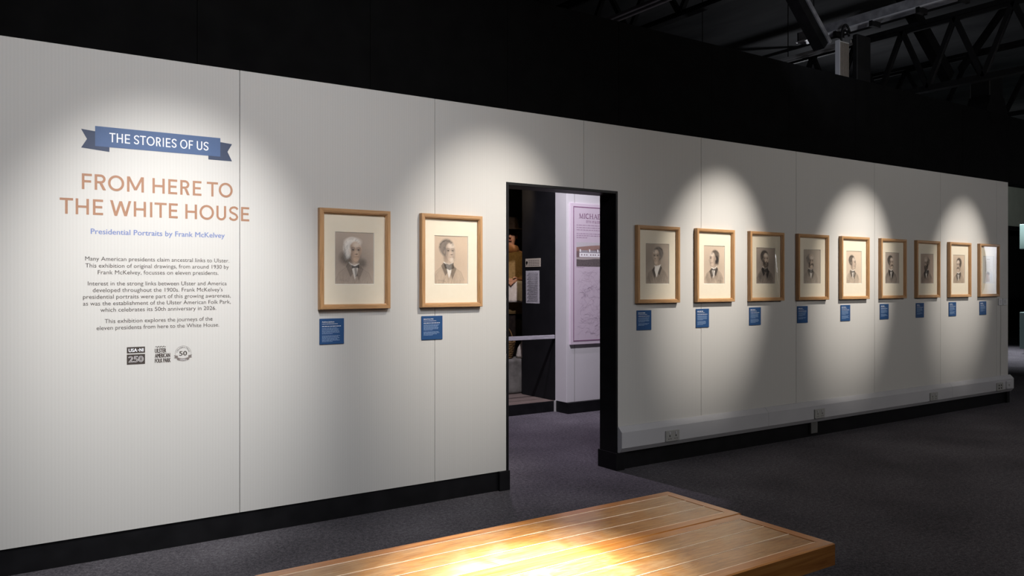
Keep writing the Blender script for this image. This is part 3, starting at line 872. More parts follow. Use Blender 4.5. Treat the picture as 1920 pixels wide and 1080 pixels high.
PORTRAITS = [
 ('oak framed pencil portrait of a white-haired man facing forward, first from the left', 1.900,
  lambda: bust(1, 49, 42, 20.5, 1, 0.25, 'white', 'long', None, 0.10, 0.50, -1, (0.44, 0.365, 0.305), tie='bow', red=1.0)),
 ('oak framed portrait of a man with swept-back hair looking right, hanging beside the doorway', 2.563,
  lambda: bust(2, 42, 38, 20.5, 1, 0.62, 'grey', 'short', 'goatee', 0.28, 0.22, -1, (0.56, 0.44, 0.335), tie='stock')),
 ('oak framed dim portrait of a man in white neckcloth, just right of the doorway', 4.391,
  lambda: bust(3, 50, 37, 19.5, -1, 0.55, 'grey', 'short', None, 0.42, 0.4, -1, (0.40, 0.335, 0.275), tie='white', sign=-1)),
 ('brightly lit oak framed profile of a dark-haired man looking left', 5.031,
  lambda: bust(4, 49, 40, 19.0, -1, 0.95, 'dark', 'long', None, 0.55, 0.28, -1, (0.55, 0.44, 0.345), tie='bow', sign=-1)),
 ('oak framed bearded man in dark coat with a curved white glare on its glass', 5.676,
  lambda: bust(5, 48, 37, 19.5, 1, 0.30, 'dark', 'short', 'full', 0.72, 0.75, -1, (0.40, 0.335, 0.285), tie='stock', shirt=False)),
 ('oak framed portrait of a balding man with heavy side whiskers and pale coat', 6.322,
  lambda: bust(6, 43, 41, 18.5, 1, 0.50, 'grey', 'short', 'chops', 0.25, 0.35, -1, (0.42, 0.36, 0.30), tie='stock', bald=0.8)),
 ('brightly lit oak framed profile of a short-haired man looking right', 6.968,
  lambda: bust(7, 43, 42, 18.5, 1, 0.95, 'dark', 'short', None, 0.42, 0.15, -1, (0.60, 0.49, 0.385), tie='bow')),
 ('oak framed portrait of a man with dark moustache and bow tie looking right', 7.617,
  lambda: bust(8, 42, 38, 18.5, 1, 0.55, 'dark', 'short', 'walrus', 0.68, 0.3, -1, (0.42, 0.355, 0.30), tie='bow')),
 ('oak framed dim portrait of a bald man with a long dark beard', 8.262,
  lambda: bust(9, 48, 38, 18.5, -1, 0.50, 'dark', 'short', 'long', 0.55, 0.3, -1, (0.42, 0.33, 0.27), tie='stock', bald=0.9, sign=-1)),
 ('oak framed moustached man facing forward in bright light, second from the right', 8.908,
  lambda: bust(10, 49, 42, 20.5, -1, 0.15, 'dark', 'short', 'walrus', 0.45, 0.4, -1, (0.56, 0.45, 0.345), tie='bow')),
 ('oak framed printed page behind warped shiny glazing, last on the right', 9.553, lambda: letter_page(11)),
]
for i, (label, x, fn) in enumerate(PORTRAITS):
    t = thing('framed_portrait', label, 'framed picture', (x, 0, 1.5395), 0, 'framed pictures along the white wall')
    put('frame', ME_frame, t); mb_ = put('mat_board', ME_mat, t)
    o = put('drawing', drawing_mesh(fn(), OW-0.004, OH-0.004), mb_, (0, -0.0095, OZ))
    put('glazing', ME_glass_warp if i == 10 else (ME_glass_bow if i == 4 else ME_glass), t)

# ------------------------------------------------------------------ blue caption boards
def caption_lettering(title, title_w, rows):
    b = MB(); y = -0.0063
    b.mi = 0
    if title:
        letters(b, title, -0.061, -0.061+title_w, 0.1285, 0.0066, y, bold=0.0003)
    else:
        text_rows(b, -0.061, -0.061+title_w, 0.1285, 0.0055, y)
    text_rows(b, -0.061, -0.061+title_w*1.28, 0.1185, 0.0026, y)
    text_rows(b, -0.061, 0.055 if rows > 8 else 0.02, 0.1045, 0.0034, y)
    z = 0.094; b.mi = 1
    for k in range(rows):
        text_rows(b, -0.061, 0.055, z, 0.0026, y, 0.80+0.2*rng.rand() if k not in (5, rows-1) else 0.55)
        z -= 0.0066 + (0.006 if k == 5 else 0)
    return b
CAPT = [('Andrew Jackson', 0.075, 12), ('James Knox Polk', 0.070, 10), (None, 0.070, 9), (None, 0.066, 11), (None, 0.062, 11), (None, 0.060, 9),
        (None, 0.066, 11), (None, 0.064, 10), (None, 0.050, 9), (None, 0.058, 11), (None, 0.056, 8)]
CLAB = ['blue caption board under the white-haired man, first from the left',
 'blue caption board just left of the doorway', 'dim blue caption board just right of the doorway',
 'blue caption board under the bright left-facing profile', 'blue caption board under the portrait with glare on its glass',
 'blue caption board under the balding man with side whiskers', 'blue caption board under the bright right-facing profile',
 'blue caption board under the man with moustache and bow tie', 'blue caption board under the bald man with long beard',
 'blue caption board under the moustached man facing forward', 'blue caption board under the page behind warped glazing, last on the right']
CX = [1.760, 2.427, 4.258, 4.900, 5.546, 6.194, 6.843, 7.490, 8.140, 8.788, 9.448]
b = MB(); b.box(-0.0755, 0.0755, -0.0058, -0.0002, 0, 0.151, 0.0012, 1)
ME_cap = b.mesh('board', M_blue)
for x, lab, (ti, tw, rows) in zip(CX, CLAB, CAPT):
    t = thing('caption_board', lab, 'label', (x, 0, 1.038), 0, 'blue caption boards under the pictures')
    o = put('board', ME_cap, t)
    flat_mesh(caption_lettering(ti, tw, rows), 'lettering', [M_white, M_paleprint], o)

# two small white notes at the end of the wall
for x, lab in ((9.842, 'small white notice card beside the last frame, left one of two'), (9.944, 'small white notice card at the wall end, right one of two')):
    t = thing('notice_card', lab, 'notice', (x, 0, 1.140), 0, 'small white cards at the wall end')
    b = MB(); b.box(-0.043, 0.043, -0.012, -0.0002, 0, 0.078, 0.002, 1); b.build('card', M_pvc, t)
    b = MB()
    for k in range(5): text_rows(b, -0.018, 0.018, 0.02+0.009*k, 0.004, -0.0125)
    flat_mesh(b, 'print', M_ink2, t)
b = MB(); b.tube([(9.86, -0.003, 1.138), (9.862, -0.003, 0.9), (9.858, -0.003, 0.322)], 0.0015, 6)
tag(b.build('thin_cable', M_pvc2), 'thin grey cable running down from the small notice cards', 'cable')

# ------------------------------------------------------------------ cable trunking and outlets
tr = thing('cable_trunking', 'long white chamfered cable trunking along the foot of the right wall', 'trunking', (4.0, 0, 0.135))
PR = [(0.0, 0.190), (-0.012, 0.190), (-0.050, 0.152), (-0.050, 0.036), (-0.020, 0.0), (0.0, 0.0)]
for x0, x1 in ((3.996, 5.664), (5.666, 8.699), (8.701, 10.062)):
    b = MB(); b.prof_x([(p[0]-0.0004, p[1]) for p in PR], x0-4.0, x1-4.0); b.build('trunking_length', M_pvc, tr)
for x in (3.9935, 10.066):
    b = MB(); b.prof_x([(p[0]*1.04-0.0004, p[1]*1.01-0.001) for p in PR], x-4.0-0.004, x-4.0+0.0035); b.build('end_cap', M_pvc, tr)
b = MB(); b.box(6.302, 6.397, -0.018, 0.009, 0.032, 0.134, 0.003, 1)
tag(b.build('cable_drop', noisy('dim_grey_plastic', (0.10, 0.10, 0.10), (0.13, 0.13, 0.13), 12)), 'short grey cable drop below the trunking, over the skirting', 'trunking')

def socket(x, label, wd, gangs, switch=True):
    t = thing('wall_socket', label, 'socket', (x, -0.0506, 0.172), 0, 'sockets on the white trunking')
    b = MB(); b.box(-wd/2, wd/2, -0.011, 0.0, 0, 0.084, 0.003, 2); fp = b.build('faceplate', M_pvc2, t)
    for g in range(gangs):
        gx = (g-(gangs-1)/2)*0.066
        b = MB()
        b.box(gx-0.004, gx+0.004, -0.0118, -0.009, 0.036, 0.048)
        for s in (-1, 1): b.box(gx+s*0.011-0.004, gx+s*0.011+0.004, -0.0118, -0.009, 0.017, 0.022)
        b.build('pin_holes', M_dark, fp)
        if switch:
            b = MB(); b.box(gx-0.007, gx+0.007, -0.0155, -0.010, 0.054, 0.073, 0.0015, 1); b.build('rocker_switch', M_pvc, fp)
socket(4.508, 'double socket on the trunking nearest the doorway', 0.146, 2)
socket(6.370, 'double socket on the trunking above the short cable drop', 0.146, 2)
socket(8.312, 'socket on the trunking left of the last trunking joint', 0.146, 2)
def data_outlet(x):
    t = thing('data_outlet', 'square data outlet with four dark ports near the trunking end', 'socket', (x, -0.0506, 0.168))
    b = MB(); b.box(-0.072, 0.072, -0.011, 0, 0, 0.09, 0.003, 2); b.build('faceplate', M_pvc2, t)
    for sx in (-1, 1):
        for k in (0, 1):
            b = MB(); b.box(sx*0.026-0.010, sx*0.026+0.010, -0.0118, -0.009, 0.022+0.032*k, 0.036+0.032*k); b.build('port', M_dark, t)
data_outlet(9.725)
t = thing('fused_switch', 'plain white fused switch at the very end of the trunking', 'switch', (9.925, -0.0506, 0.176))
b = MB(); b.box(-0.052, 0.052, -0.016, 0, 0, 0.088, 0.004, 2); b.build('faceplate', M_pvc, t)
b = MB(); b.box(-0.012, 0.012, -0.020, -0.015, 0.03, 0.055, 0.002, 1); b.build('rocker_switch', M_pvc2, t)

# ------------------------------------------------------------------ benches
M_brail = wood('varnished_bench_rail', (0.24, 0.080, 0.014), (0.38, 0.150, 0.032), (0.52, 0.24, 0.062), 'x', 0.30, 0.4, coat=0.4)
M_brail_y = wood('varnished_bench_end_rail', (0.25, 0.08, 0.015), (0.39, 0.145, 0.032), (0.52, 0.22, 0.06), 'y', 0.30, 0.4, coat=0.4)
def worn_plank():
    m = mat('worn_varnished_plank', (0.4, 0.2, 0.07), 0.36, 0.5)
    g = noise(m, coords(m, (4.0, 46, 16), rot=(0, 0, R(42))), 2.4, 8, 0.7, 0.9)
    wv = noise(m, coords(m, (1, 1, 1)), 5.5, 4, 0.6, 0.8)
    c = ramp(m, g, [(0.30, (0.15, 0.058, 0.014)), (0.48, (0.31, 0.140, 0.036)), (0.70, (0.47, 0.25, 0.085))])
    c2 = ramp(m, g, [(0.3, (0.24, 0.125, 0.055)), (0.7, (0.46, 0.30, 0.155))])
    f = ramp(m, wv, [(0.45, (0, 0, 0)), (0.68, (1, 1, 1))])
    mx = N(m, 'ShaderNodeMix', data_type='RGBA')
    L(m, f, mx.inputs[0]); L(m, c, mx.inputs[6]); L(m, c2, mx.inputs[7])
    base(m, mx.outputs[2])
    rr = N(m, 'ShaderNodeMapRange'); L(m, wv, rr.inputs[0]); rr.inputs[3].default_value = 0.24; rr.inputs[4].default_value = 0.5
    b = m.node_tree.nodes['Principled BSDF']
    L(m, rr.outputs[0], b.inputs['Roughness'])
    b.inputs['Coat Weight'].default_value = 0.5; b.inputs['Coat Roughness'].default_value = 0.16
    bump(m, g, 0.06, 0.001)
    return m
M_bplank = worn_plank()
M_groove_glint = noisy('pale_groove_highlight', (0.80, 0.62, 0.46), (0.90, 0.78, 0.66), 30, 0.4, 0.5)  # pale colour stands in for highlights along the plank grooves

def bench(label, x0, x1, y0, y1, near):
    t = thing('wooden_bench', label, 'bench', ((x0+x1)/2, (y0+y1)/2, 0), 0, 'two bench tops side by side')
    cx_, cy_ = (x0+x1)/2, (y0+y1)/2
    hx, hy = (x1-x0)/2, (y1-y0)/2
    H, TH, RW = 0.450, 0.080, 0.047
    # mitred rails: profile (inset, height)
    pr = [(0.0, H-TH), (0.0, H-0.004), (0.004, H), (RW, H), (RW, H-0.022), (RW-0.012, H-TH)]
    cs = [(-1, -1), (1, -1), (1, 1), (-1, 1)]
    for k in range(4):
        b = MB()
        b.loft([[(sx*(hx-p[0]), sy*(hy-p[0]), p[1]) for p in pr] for sx, sy in (cs[k], cs[(k+1) % 4])])
        b.build('rail', M_brail if k % 2 == 0 else M_brail_y, t)
    n = 3
    ix, iy = hx-RW-0.0015, hy-RW-0.002
    pw = 2*iy/n
    for k in range(n):
        ya, yb = -iy+pw*k, -iy+pw*(k+1)
        b = MB(); b.box(-ix, ix, ya+0.002, yb-0.002, H-0.022, H-0.0012, 0.002, 2)
        b.build('plank', M_bplank, t)
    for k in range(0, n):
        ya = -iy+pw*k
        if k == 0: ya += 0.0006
        b = MB(); b.box(-ix, ix, ya-0.0015, ya+0.0015, H-0.020, H-0.0005); b.build('groove_highlight', M_groove_glint, t)
    b = MB(); b.box(-ix, ix, iy-0.0017, iy+0.0007, H-0.020, H-0.0005); b.build('groove_highlight', M_groove_glint, t)
    for sx in (-1, 1):
        for sy in (-1, 1):
            b = MB(); b.box(sx*(hx-0.14)-0.03, sx*(hx-0.14)+0.03, sy*(hy-0.09)-0.03, sy*(hy-0.09)+0.03, 0, H-TH+0.02, 0.003, 1)
            b.build('leg', M_blackgloss, t)
    b = MB(); b.box(-hx+0.12, hx-0.12, -0.03, 0.03, H-TH-0.03, H-0.025); b.build('stretcher', M_blackgloss, t)
bench('varnished wooden bench with three planks, the far one nearer the wall', 0.760, 2.630, -2.297, -1.878, False)
bench('varnished wooden bench with three planks, the near one with scuffed front edge', 0.735, 2.612, -2.742, -2.300, True)

# ------------------------------------------------------------------ room behind the doorway
PX, PY = 5.268, 2.25
t = struct(thing('trim_1', None, None, (PX, PY, 0)))
b = MB(); b.box(0, 1.9, 0, 0.20, 0.118, 3.0, 0.002, 1); b.build('pier', M_pier, t)
b = MB(); b.box(0.105, 0.109, -0.0015, 0.002, 0.118, 3.0); b.build('pier_joint', M_core, t)
b = MB(); b.box(-0.004, 1.9, -0.03, 0.17, 0, 0.117); b.build('pier_skirting', M_blackgloss, t)
b = MB(); b.cyl((PX-0.012, PY+0.188, 0.06), 0.014, 0.118, 12)
tag(b.build('pipe_stub', M_pvc2), 'short white pipe stub beside the pier skirting', 'pipe')

sb = thing('story_board', 'tall lilac story board with cottage photograph seen through the doorway', 'display board', (5.72, PY, 0.735))
BX0, BX1, BZ0, BZ1 = -0.415, 0.415, 0.0, 1.52
b = MB(); b.box(BX0, BX1, -0.022, -0.0005, BZ0, BZ1, 0.002, 1); b.build('board', M_lilac2, sb)
b = MB(); b.box(BX0+0.035, BX1-0.035, -0.0235, -0.021, BZ0+0.035, BZ1-0.035); b.build('panel', M_lilac, sb)
b = MB()
x0, x1, z0, z1, wl = BX0+0.035, BX1-0.035, BZ0+0.035, BZ1-0.035, 0.011
for (a, c, d, e) in ((x0, x1, z0, z0+wl), (x0, x1, z1-wl, z1), (x0, x0+wl, z0+wl, z1-wl), (x1-wl, x1, z0+wl, z1-wl)):
    quad(b, [(a, d), (c, d), (c, e), (a, e)], -0.0242)
flat_mesh(b, 'border', M_plum, sb)
# serif capitals drawn stroke by stroke
def serif(mb, word, xs_, zb, cap, y, k=0.012, kk=0.005):
    x = 0.0
    def st(p, q, wd):
        p, q = Vector(p), Vector(q); n = Vector((-(q-p).y, (q-p).x)).normalized()*wd/2
        quad(mb, [(xs_+0.735*e_.x, e_.y) for e_ in (p-n, q-n, q+n, p+n)], y)
    def sf(cx_, z): st((cx_-k*1.05, z), (cx_+k*1.05, z), 0.0035)
    for ch in word:
        z1_ = zb+cap
        if ch == 'M':
            st((x+.008, zb), (x+.012, z1_), kk); st((x+.012, z1_), (x+.040, zb), k); st((x+.040, zb), (x+.066, z1_), kk); st((x+.068, z1_), (x+.070, zb), k)
            sf(x+.008, zb); sf(x+.070, zb); x += .094
        elif ch == 'I':
            st((x+.010, zb), (x+.010, z1_), k); sf(x+.010, zb); sf(x+.010, z1_); x += .032
        elif ch == 'C':
            pts = [(x+.034+.032*math.cos(a), zb+cap/2+cap/2*math.sin(a)) for a in np.linspace(0.7, 2*math.pi-0.7, 16)]
            for j, (p, q) in enumerate(zip(pts, pts[1:])): st(p, q, kk + (k-kk)*math.sin(math.pi*j/15))
            x += .072
        elif ch == 'H':
            for dx in (.010, .058): st((x+dx, zb), (x+dx, z1_), k); sf(x+dx, zb); sf(x+dx, z1_)
            st((x+.010, zb+cap*.52), (x+.058, zb+cap*.52), kk); x += .080
        elif ch == 'A':
            st((x+.006, zb), (x+.034, z1_), kk); st((x+.032, z1_), (x+.062, zb), k); st((x+.018, zb+cap*.35), (x+.048, zb+cap*.35), kk)
            sf(x+.006, zb); sf(x+.062, zb); x += .076
        elif ch == 'E' or ch == 'L':
            st((x+.010, zb), (x+.010, z1_), k); st((x, zb), (x+.042, zb), kk)
            if ch == 'E': st((x, z1_), (x+.042, z1_), kk); st((x+.010, zb+cap/2), (x+.034, zb+cap/2), kk); st((x+.042, z1_), (x+.042, z1_-.014), kk)
            st((x+.042, zb), (x+.042, zb+.014), kk); x += .058
b = MB()
serif(b, 'MICHAEL', -0.300, 1.360, 0.050, -0.0245)
x = -0.20
while x < 0.20:                              # an unreadable second line of narrow capitals
    quad(b, [(x, 1.312), (x+0.005, 1.312), (x+0.005, 1.338), (x, 1.338)], -0.0245)
    if rng.rand() < 0.6: quad(b, [(x+0.005, 1.334), (x+0.013, 1.334), (x+0.013, 1.338), (x+0.005, 1.338)], -0.0245)
    if rng.rand() < 0.5: quad(b, [(x+0.005, 1.312), (x+0.013, 1.312), (x+0.013, 1.316), (x+0.005, 1.316)], -0.0245)
    x += 0.014 + 0.009*rng.rand()
rel_l = flat_mesh(b, 'lettering', M_plum, sb)
for zs, nm in (((1.281, 1.255, 1.230), 'text_paragraph'), ((1.190, 1.169, 1.147), 'text_paragraph'), ((0.826,), 'photograph_caption')):
    b = MB()
    for z in zs:
        text_rows(b, -0.335, 0.335 if z > 1 else -0.23, z, 0.009 if z > 1 else 0.006, -0.0245, 0.22 if z == 1.147 else 1.0)
    flat_mesh(b, nm, M_plum2, sb)
# photograph of white cottages: coloured relief-free print, painted as its own picture
def cottage_print():
    P = Paint(21, (0.46, 0.44, 0.46), 130)
    Y, X = P.Y/124*100, P.X
    hill = 18 - 8*np.sin(X/100*math.pi*1.1-0.3)
    P.put(np.clip((Y-hill)*0.5, 0, 1), (0.26, 0.15, 0.12), 0.95, 0.25)
    P.put(np.clip((Y-hill-14-5*np.sin(X/14))*0.2, 0, 1), (0.13, 0.10, 0.11), 0.85, 0.4)
    P.put(np.clip((Y-62)*0.5, 0, 1), (0.40, 0.36, 0.34), 0.9, 0.3)
    P.put(np.clip((Y-69-2*np.sin(X/9))*0.5, 0, 1), (0.075, 0.062, 0.065), 0.95, 0.45)
    def rect(x0, x1, y0, y1, c): P.put(P.poly([(x0, y0*1.24), (x1, y0*1.24), (x1, y1*1.24), (x0, y1*1.24)], 0.5), c, 1.0, 0.05)
    for (x0, x1) in ((6, 25), (25, 42), (42, 55), (62, 84)):
        rect(x0, x1, 44, 61, (0.80, 0.79, 0.80))
        P.put(P.poly([(x0-0.5, 44*1.24), (x1, 44*1.24), (x1-2, 33*1.24), (x0+2, 33*1.24)], 0.5), (0.30, 0.29, 0.31), 1.0, 0.2)
        rect(x0+0.5, x0+3, 29, 40, (0.75, 0.74, 0.75))
        for q in (0.25, 0.55, 0.8): rect(x0+(x1-x0)*q-1, x0+(x1-x0)*q+1, 49, 55, (0.12, 0.07, 0.08))
    return P
me = drawing_mesh(cottage_print(), 0.680, 0.262)
put('photograph', me, sb, (0.003, -0.0245, 0.971))
# faint branching map lines
b = MB()
mr = np.random.RandomState(5)
for k in range(230):
    x, z = -0.31+0.62*mr.rand(), 0.06+0.73*mr.rand(); a = mr.rand()*6.28
    for j in range(7):
        a += mr.randn()*0.6
        nx_, nz_ = x+0.02*math.cos(a), z+0.02*math.sin(a)
        if not (-0.33 < nx_ < 0.33 and 0.055 < nz_ < 0.80): break
        n = Vector((-(nz_-z), nx_-x)).normalized()*0.0009
        quad(b, [(x-n.x, z-n.y), (nx_-n.x, nz_-n.y), (nx_+n.x, nz_+n.y), (x+n.x, z+n.y)], -0.0243)
        x, z = nx_, nz_
flat_mesh(b, 'map_print', mat('faint_map_ink', (0.50, 0.41, 0.50), 0.6, 0.2), sb)

# black partition and platform of the costume scene
b = MB(); b.box(5.27, 5.33, 2.452, 3.085, 0.116, 3.3); struct(b.build('wall_partition', noisy('black_partition', (0.007, 0.007, 0.0085), (0.011, 0.011, 0.013), 4, 0.7, 0.2)))
b = MB(); b.box(3.2, 6.9, 4.75, 4.85, 0, 3.3); struct(b.build('wall_diorama', noisy('umber_backdrop', (0.045, 0.030, 0.018), (0.085, 0.058, 0.033), 2.5, 0.9, 0.1)))
pf = thing('display_platform', 'low black-edged platform with worn board top behind the doorway', 'platform', (4.6, 3.6, 0))
b = MB()
for k in range(9):
    b.box(-1.4, 2.3, -1.13+0.25*k, -1.132+0.25*(k+1), 0.09, 0.113, 0.002, 1)
b.build('board_top', M_plank, pf)
b = MB(); b.box(-1.4, 0.668, -1.15, -1.131, 0, 0.114, 0.002, 1); b.box(-1.39, 0.668, -1.13, 1.14, 0.0, 0.085); b.build('edge_board', M_blackgloss, pf)
b = MB(); b.box(3.2, 5.267, 2.452, 2.475, 0.79, 0.832, 0.003, 1)
b2 = tag(b.build('barrier_rail', M_rail), 'grey barrier rail across the dark costume display', 'rail')

nt = thing('notice_sheet', 'small cream notice plate with dark emblem on the black partition', 'notice', (5.27, 2.865, 1.578))
M_cream = noisy('cream_plate', (0.50, 0.44, 0.36), (0.55, 0.49, 0.40), 20, 0.7, 0.2)
b = MB(); b.box(-0.006, -0.0005, -0.145, 0.145, 0, 0.096, 0.001, 1); b.build('plate', M_cream, nt)
b = MB()
for k in range(4):
    for j in range(5): b.box(-0.0067, -0.0055, 0.085-0.043*(j+1)+0.006, 0.085-0.043*j, 0.015+0.018*k, 0.021+0.018*k)
b.build('print', M_ink2, nt)
b = MB(); b.cyl((-0.0062, 0.117, 0.05), 0.018, 0.002, 16, axis='x'); b.box(-0.0072, -0.0055, 0.112, 0.122, 0.02, 0.05); b.build('emblem', M_dark, nt)
pn = thing('paper_notice', 'long white paper notice with fine print below the cream plate', 'notice', (5.27, 2.872, 1.166))
b = MB()
rg = [[(-0.0015-0.002*abs(math.sin(k*0.33))-0.003*(j/8), -0.132+0.264*k/10, 0.370*j/8) for k in range(11)] for j in range(9)]
b.loft(rg, cap=False, closed=False); b.build('sheet', noisy('white_paper', (0.55, 0.53, 0.56), (0.62, 0.60, 0.63), 9, 0.8, 0.1), pn, True)

b = MB()
for k in range(24):
    b.box(-0.0072, -0.0064, -0.105, 0.105-0.05*((k*7) % 3)/3, 0.025+0.0138*k, 0.0285+0.0138*k)
b.build('print', mat('grey_print', (0.33, 0.31, 0.34), 0.8, 0.1), pn)

# timber beams overhead in the costume scene
M_beam = noisy('rough_beam', (0.10, 0.07, 0.05), (0.2, 0.15, 0.11), 5, 0.8, 0.2, stretch=(1, 8, 8))
for k, (x, lab) in enumerate(((4.62, 'left rough timber beam over the costume display'), (4.95, 'right rough timber beam over the costume display'))):
    b = MB(); b.box(x-0.05, x+0.05, 2.55, 4.7, 2.46, 2.56, 0.008, 2)
    tag(b.build('timber_beam', M_beam), lab, 'beam', 'beams over the costume display')

# ---- costumed figure
FX, FY, FZ = 5.62, 3.86, 0.114
M_stone = noisy('grey_stone_block', (0.10, 0.095, 0.085), (0.19, 0.18, 0.165), 9, 0.9, 0.1, bmp=0.3, bdist=0.01)
M_linen = noisy('pale_linen', (0.56, 0.50, 0.43), (0.68, 0.62, 0.55), 30, 0.9, 0.1, bmp=0.2)
M_coat = noisy('tan_wool', (0.23, 0.145, 0.055), (0.33, 0.215, 0.09), 40, 0.95, 0.1, bmp=0.25)
M_skirt = noisy('black_brown_wool', (0.012, 0.009, 0.008), (0.022, 0.016, 0.013), 30, 0.95, 0.05)
M_skin = noisy('figure_skin', (0.52, 0.25, 0.14), (0.58, 0.30, 0.17), 14, 0.6, 0.3)
M_scarf = noisy('rust_scarf', (0.45, 0.20, 0.09), (0.58, 0.30, 0.15), 16, 0.9, 0.1, bmp=0.3)
M_felt = noisy('dark_felt', (0.022, 0.015, 0.010), (0.038, 0.026, 0.018), 30, 0.95, 0.05)
M_eye = mat('eye_dark', (0.02, 0.015, 0.012), 0.2, 0.5)

rs = MB(); rs.box(-0.45, 0.45, -0.42, 0.42, 0, 0.22, 0.01, 2)
o = rs.build('low_riser', M_black); o.location = (FX, FY+0.02, FZ)
tag(o, 'low black riser under the costumed figure', 'platform')

pr = thing('person', 'costumed figure in tan coat and dark hat holding a pale cloth behind the doorway', 'person', (FX, FY, FZ+0.22), R(-32))
def skin_body(bones, name, m, parent, sub=2):
    """bones: list of chains [(x,y,z,r),...]; chains start at an existing joint when the point repeats"""
    me = bpy.data.meshes.new(name); V = []; E_ = []; RR = []; ix = {}
    for ch in bones:
        prev = None
        for p in ch:
            k = tuple(round(c, 4) for c in p[:3])
            if k not in ix:
                ix[k] = len(V); V.append(p[:3]); RR.append(p[3])
            if prev is not None and prev != ix[k]: E_.append((prev, ix[k]))
            prev = ix[k]
    me.from_pydata(V, E_, [])
    o = bpy.data.objects.new(name, me); COL.objects.link(o); o.parent = parent
    sm = o.modifiers.new('skin', 'SKIN'); sm.use_smooth_shade = True
    sk = me.skin_vertices[0].data if len(me.skin_vertices) else None
    if sk is None:
        bm_ = bmesh.new(); bm_.from_mesh(me); bm_.verts.layers.skin.verify(); bm_.to_mesh(me); bm_.free()
        sk = me.skin_vertices[0].data
    for i, r in enumerate(RR):
        sk[i].radius = (r, r); sk[i].use_root = (i == 0)
    ss = o.modifiers.new('sub', 'SUBSURF'); ss.levels = sub; ss.render_levels = sub
    dg = bpy.context.evaluated_depsgraph_get()
    me2 = bpy.data.meshes.new_from_object(o.evaluated_get(dg))
    o.modifiers.clear(); o.data = me2
    me2.materials.clear(); me2.materials.append(m)
    for p in me2.polygons: p.use_smooth = True
    return o
bones = [[(0, 0, 0.92, .13), (0, 0, 1.10, .12), (0, 0, 1.30, .145), (0, 0.0, 1.42, .10), (0, -0.01, 1.49, .055), (0, -0.02, 1.55, .058), (0, -0.03, 1.62, .088), (0, -0.025, 1.70, .085)],
         [(0, 0, 0.92, .13), (0.09, 0, 0.86, .085), (0.10, -0.01, 0.48, .058), (0.10, 0.01, 0.09, .040), (0.11, -0.12, 0.035, .032)],
         [(0, 0, 0.92, .13), (-0.09, 0, 0.86, .085), (-0.10, 0.02, 0.48, .058), (-0.10, 0.04, 0.09, .040), (-0.11, -0.09, 0.035, .032)]]
HANDS = []
for sgn in (1, -1):
    wr = Vector((0.10*sgn, -0.28, 1.10)); d = Vector((-0.55*sgn, -0.35, -0.12)).normalized(); upv = Vector((0, 0, 1)); sd = d.cross(upv).normalized()*sgn
    palm = wr + d*0.055
    bones.append([(0, 0.0, 1.42, .10), (0.17*sgn, 0, 1.40, .065), (0.25*sgn, 0.02, 1.12, .045), tuple(wr)+(.028,), tuple(palm)+(.030,)])
    lens = (0.068, 0.078, 0.072, 0.056)
    for f in range(4):
        off = upv*(0.030-0.020*f)
        p0 = palm + d*0.02 + off*0.9
        p1 = palm + d*0.05 + off
        p2 = p1 + (d*0.75 + Vector((0, 0.5, -0.35)))*lens[f]*0.45
        p3 = p2 + (d*0.2 + Vector((0, 0.8, -0.5)))*lens[f]*0.4
        bones.append([tuple(palm)+(.030,), tuple(p1)+(.0095,), tuple(p2)+(.0088,), tuple(p3)+(.0075,)])
    q1 = palm - d*0.02 + upv*0.03 - Vector((0, 0.02, 0)); q2 = q1 + d*0.03 + upv*0.012 - Vector((0, 0.018, 0)); q3 = q2 + d*0.025 - Vector((0, 0.004, 0.004))
    bones.append([tuple(palm)+(.030,), tuple(q1)+(.012,), tuple(q2)+(.0105,), tuple(q3)+(.0085,)])
body = skin_body(bones, 'body', M_skin, pr)
# face, hat, scarf, coat, skirt
b = MB()
b.tube([(0, -0.108, 1.665), (0, -0.128, 1.635), (0, -0.113, 1.622)], [0.009, 0.016, 0.012], 8)
b.build('nose', M_skin, pr, True)
for sx in (-1, 1):
    b = MB(); b.ball((sx*0.034, -0.106, 1.668), 0.011, u=10, v=8); b.build('eye', M_eye, pr, True)
    b = MB(); b.ball((sx*0.088, -0.015, 1.645), 0.028, (0.35, 0.7, 1.1), 10, 8); b.build('ear', M_skin, pr, True)
b = MB(); b.ball((0, -0.112, 1.592), 0.024, (1.0, 0.35, 0.28), 12, 8); b.build('mouth', mat('lip', (0.36, 0.13, 0.09), 0.5, 0.3), pr, True)
def oval(cx_, cy_, rx, ry, z, n=28, wob=0.0, ph=0.0):
    return [(cx_+rx*math.cos(2*math.pi*k/n)*(1+wob*math.sin(7*2*math.pi*k/n+ph)), cy_+ry*math.sin(2*math.pi*k/n)*(1+wob*math.sin(7*2*math.pi*k/n+ph)), z) for k in range(n)]
b = MB(); b.loft([oval(0, 0, .115, .118, 1.60), oval(0, .02, .118, .112, 1.68), oval(0, .0, .112, .115, 1.76), oval(0, 0, .06, .07, 1.80)])
bmesh.ops.delete(b.bm, geom=[v for v in b.bm.verts if v.co.y < -0.06 and v.co.z < 1.70], context='VERTS')
b.build('hair', M_felt, pr, True)
b = MB(); b.loft([oval(0, -.01, .22, .23, 1.725), oval(0, -.01, .225, .235, 1.735), oval(0, 0, .118, .128, 1.750), oval(0, 0, .108, .118, 1.85), oval(0, 0, .09, .10, 1.885), oval(0, 0, .03, .03, 1.892)])
b.build('hat', M_felt, pr, True)
b = MB(); b.loft([oval(0, -.01, .10, .10, 1.43, wob=.04), oval(0, -.025, .118, .118, 1.475, wob=.05, ph=1), oval(0, -.02, .098, .10, 1.525, wob=.04, ph=2), oval(0, -.02, .07, .075, 1.54)])
b.build('scarf', M_scarf, pr, True)
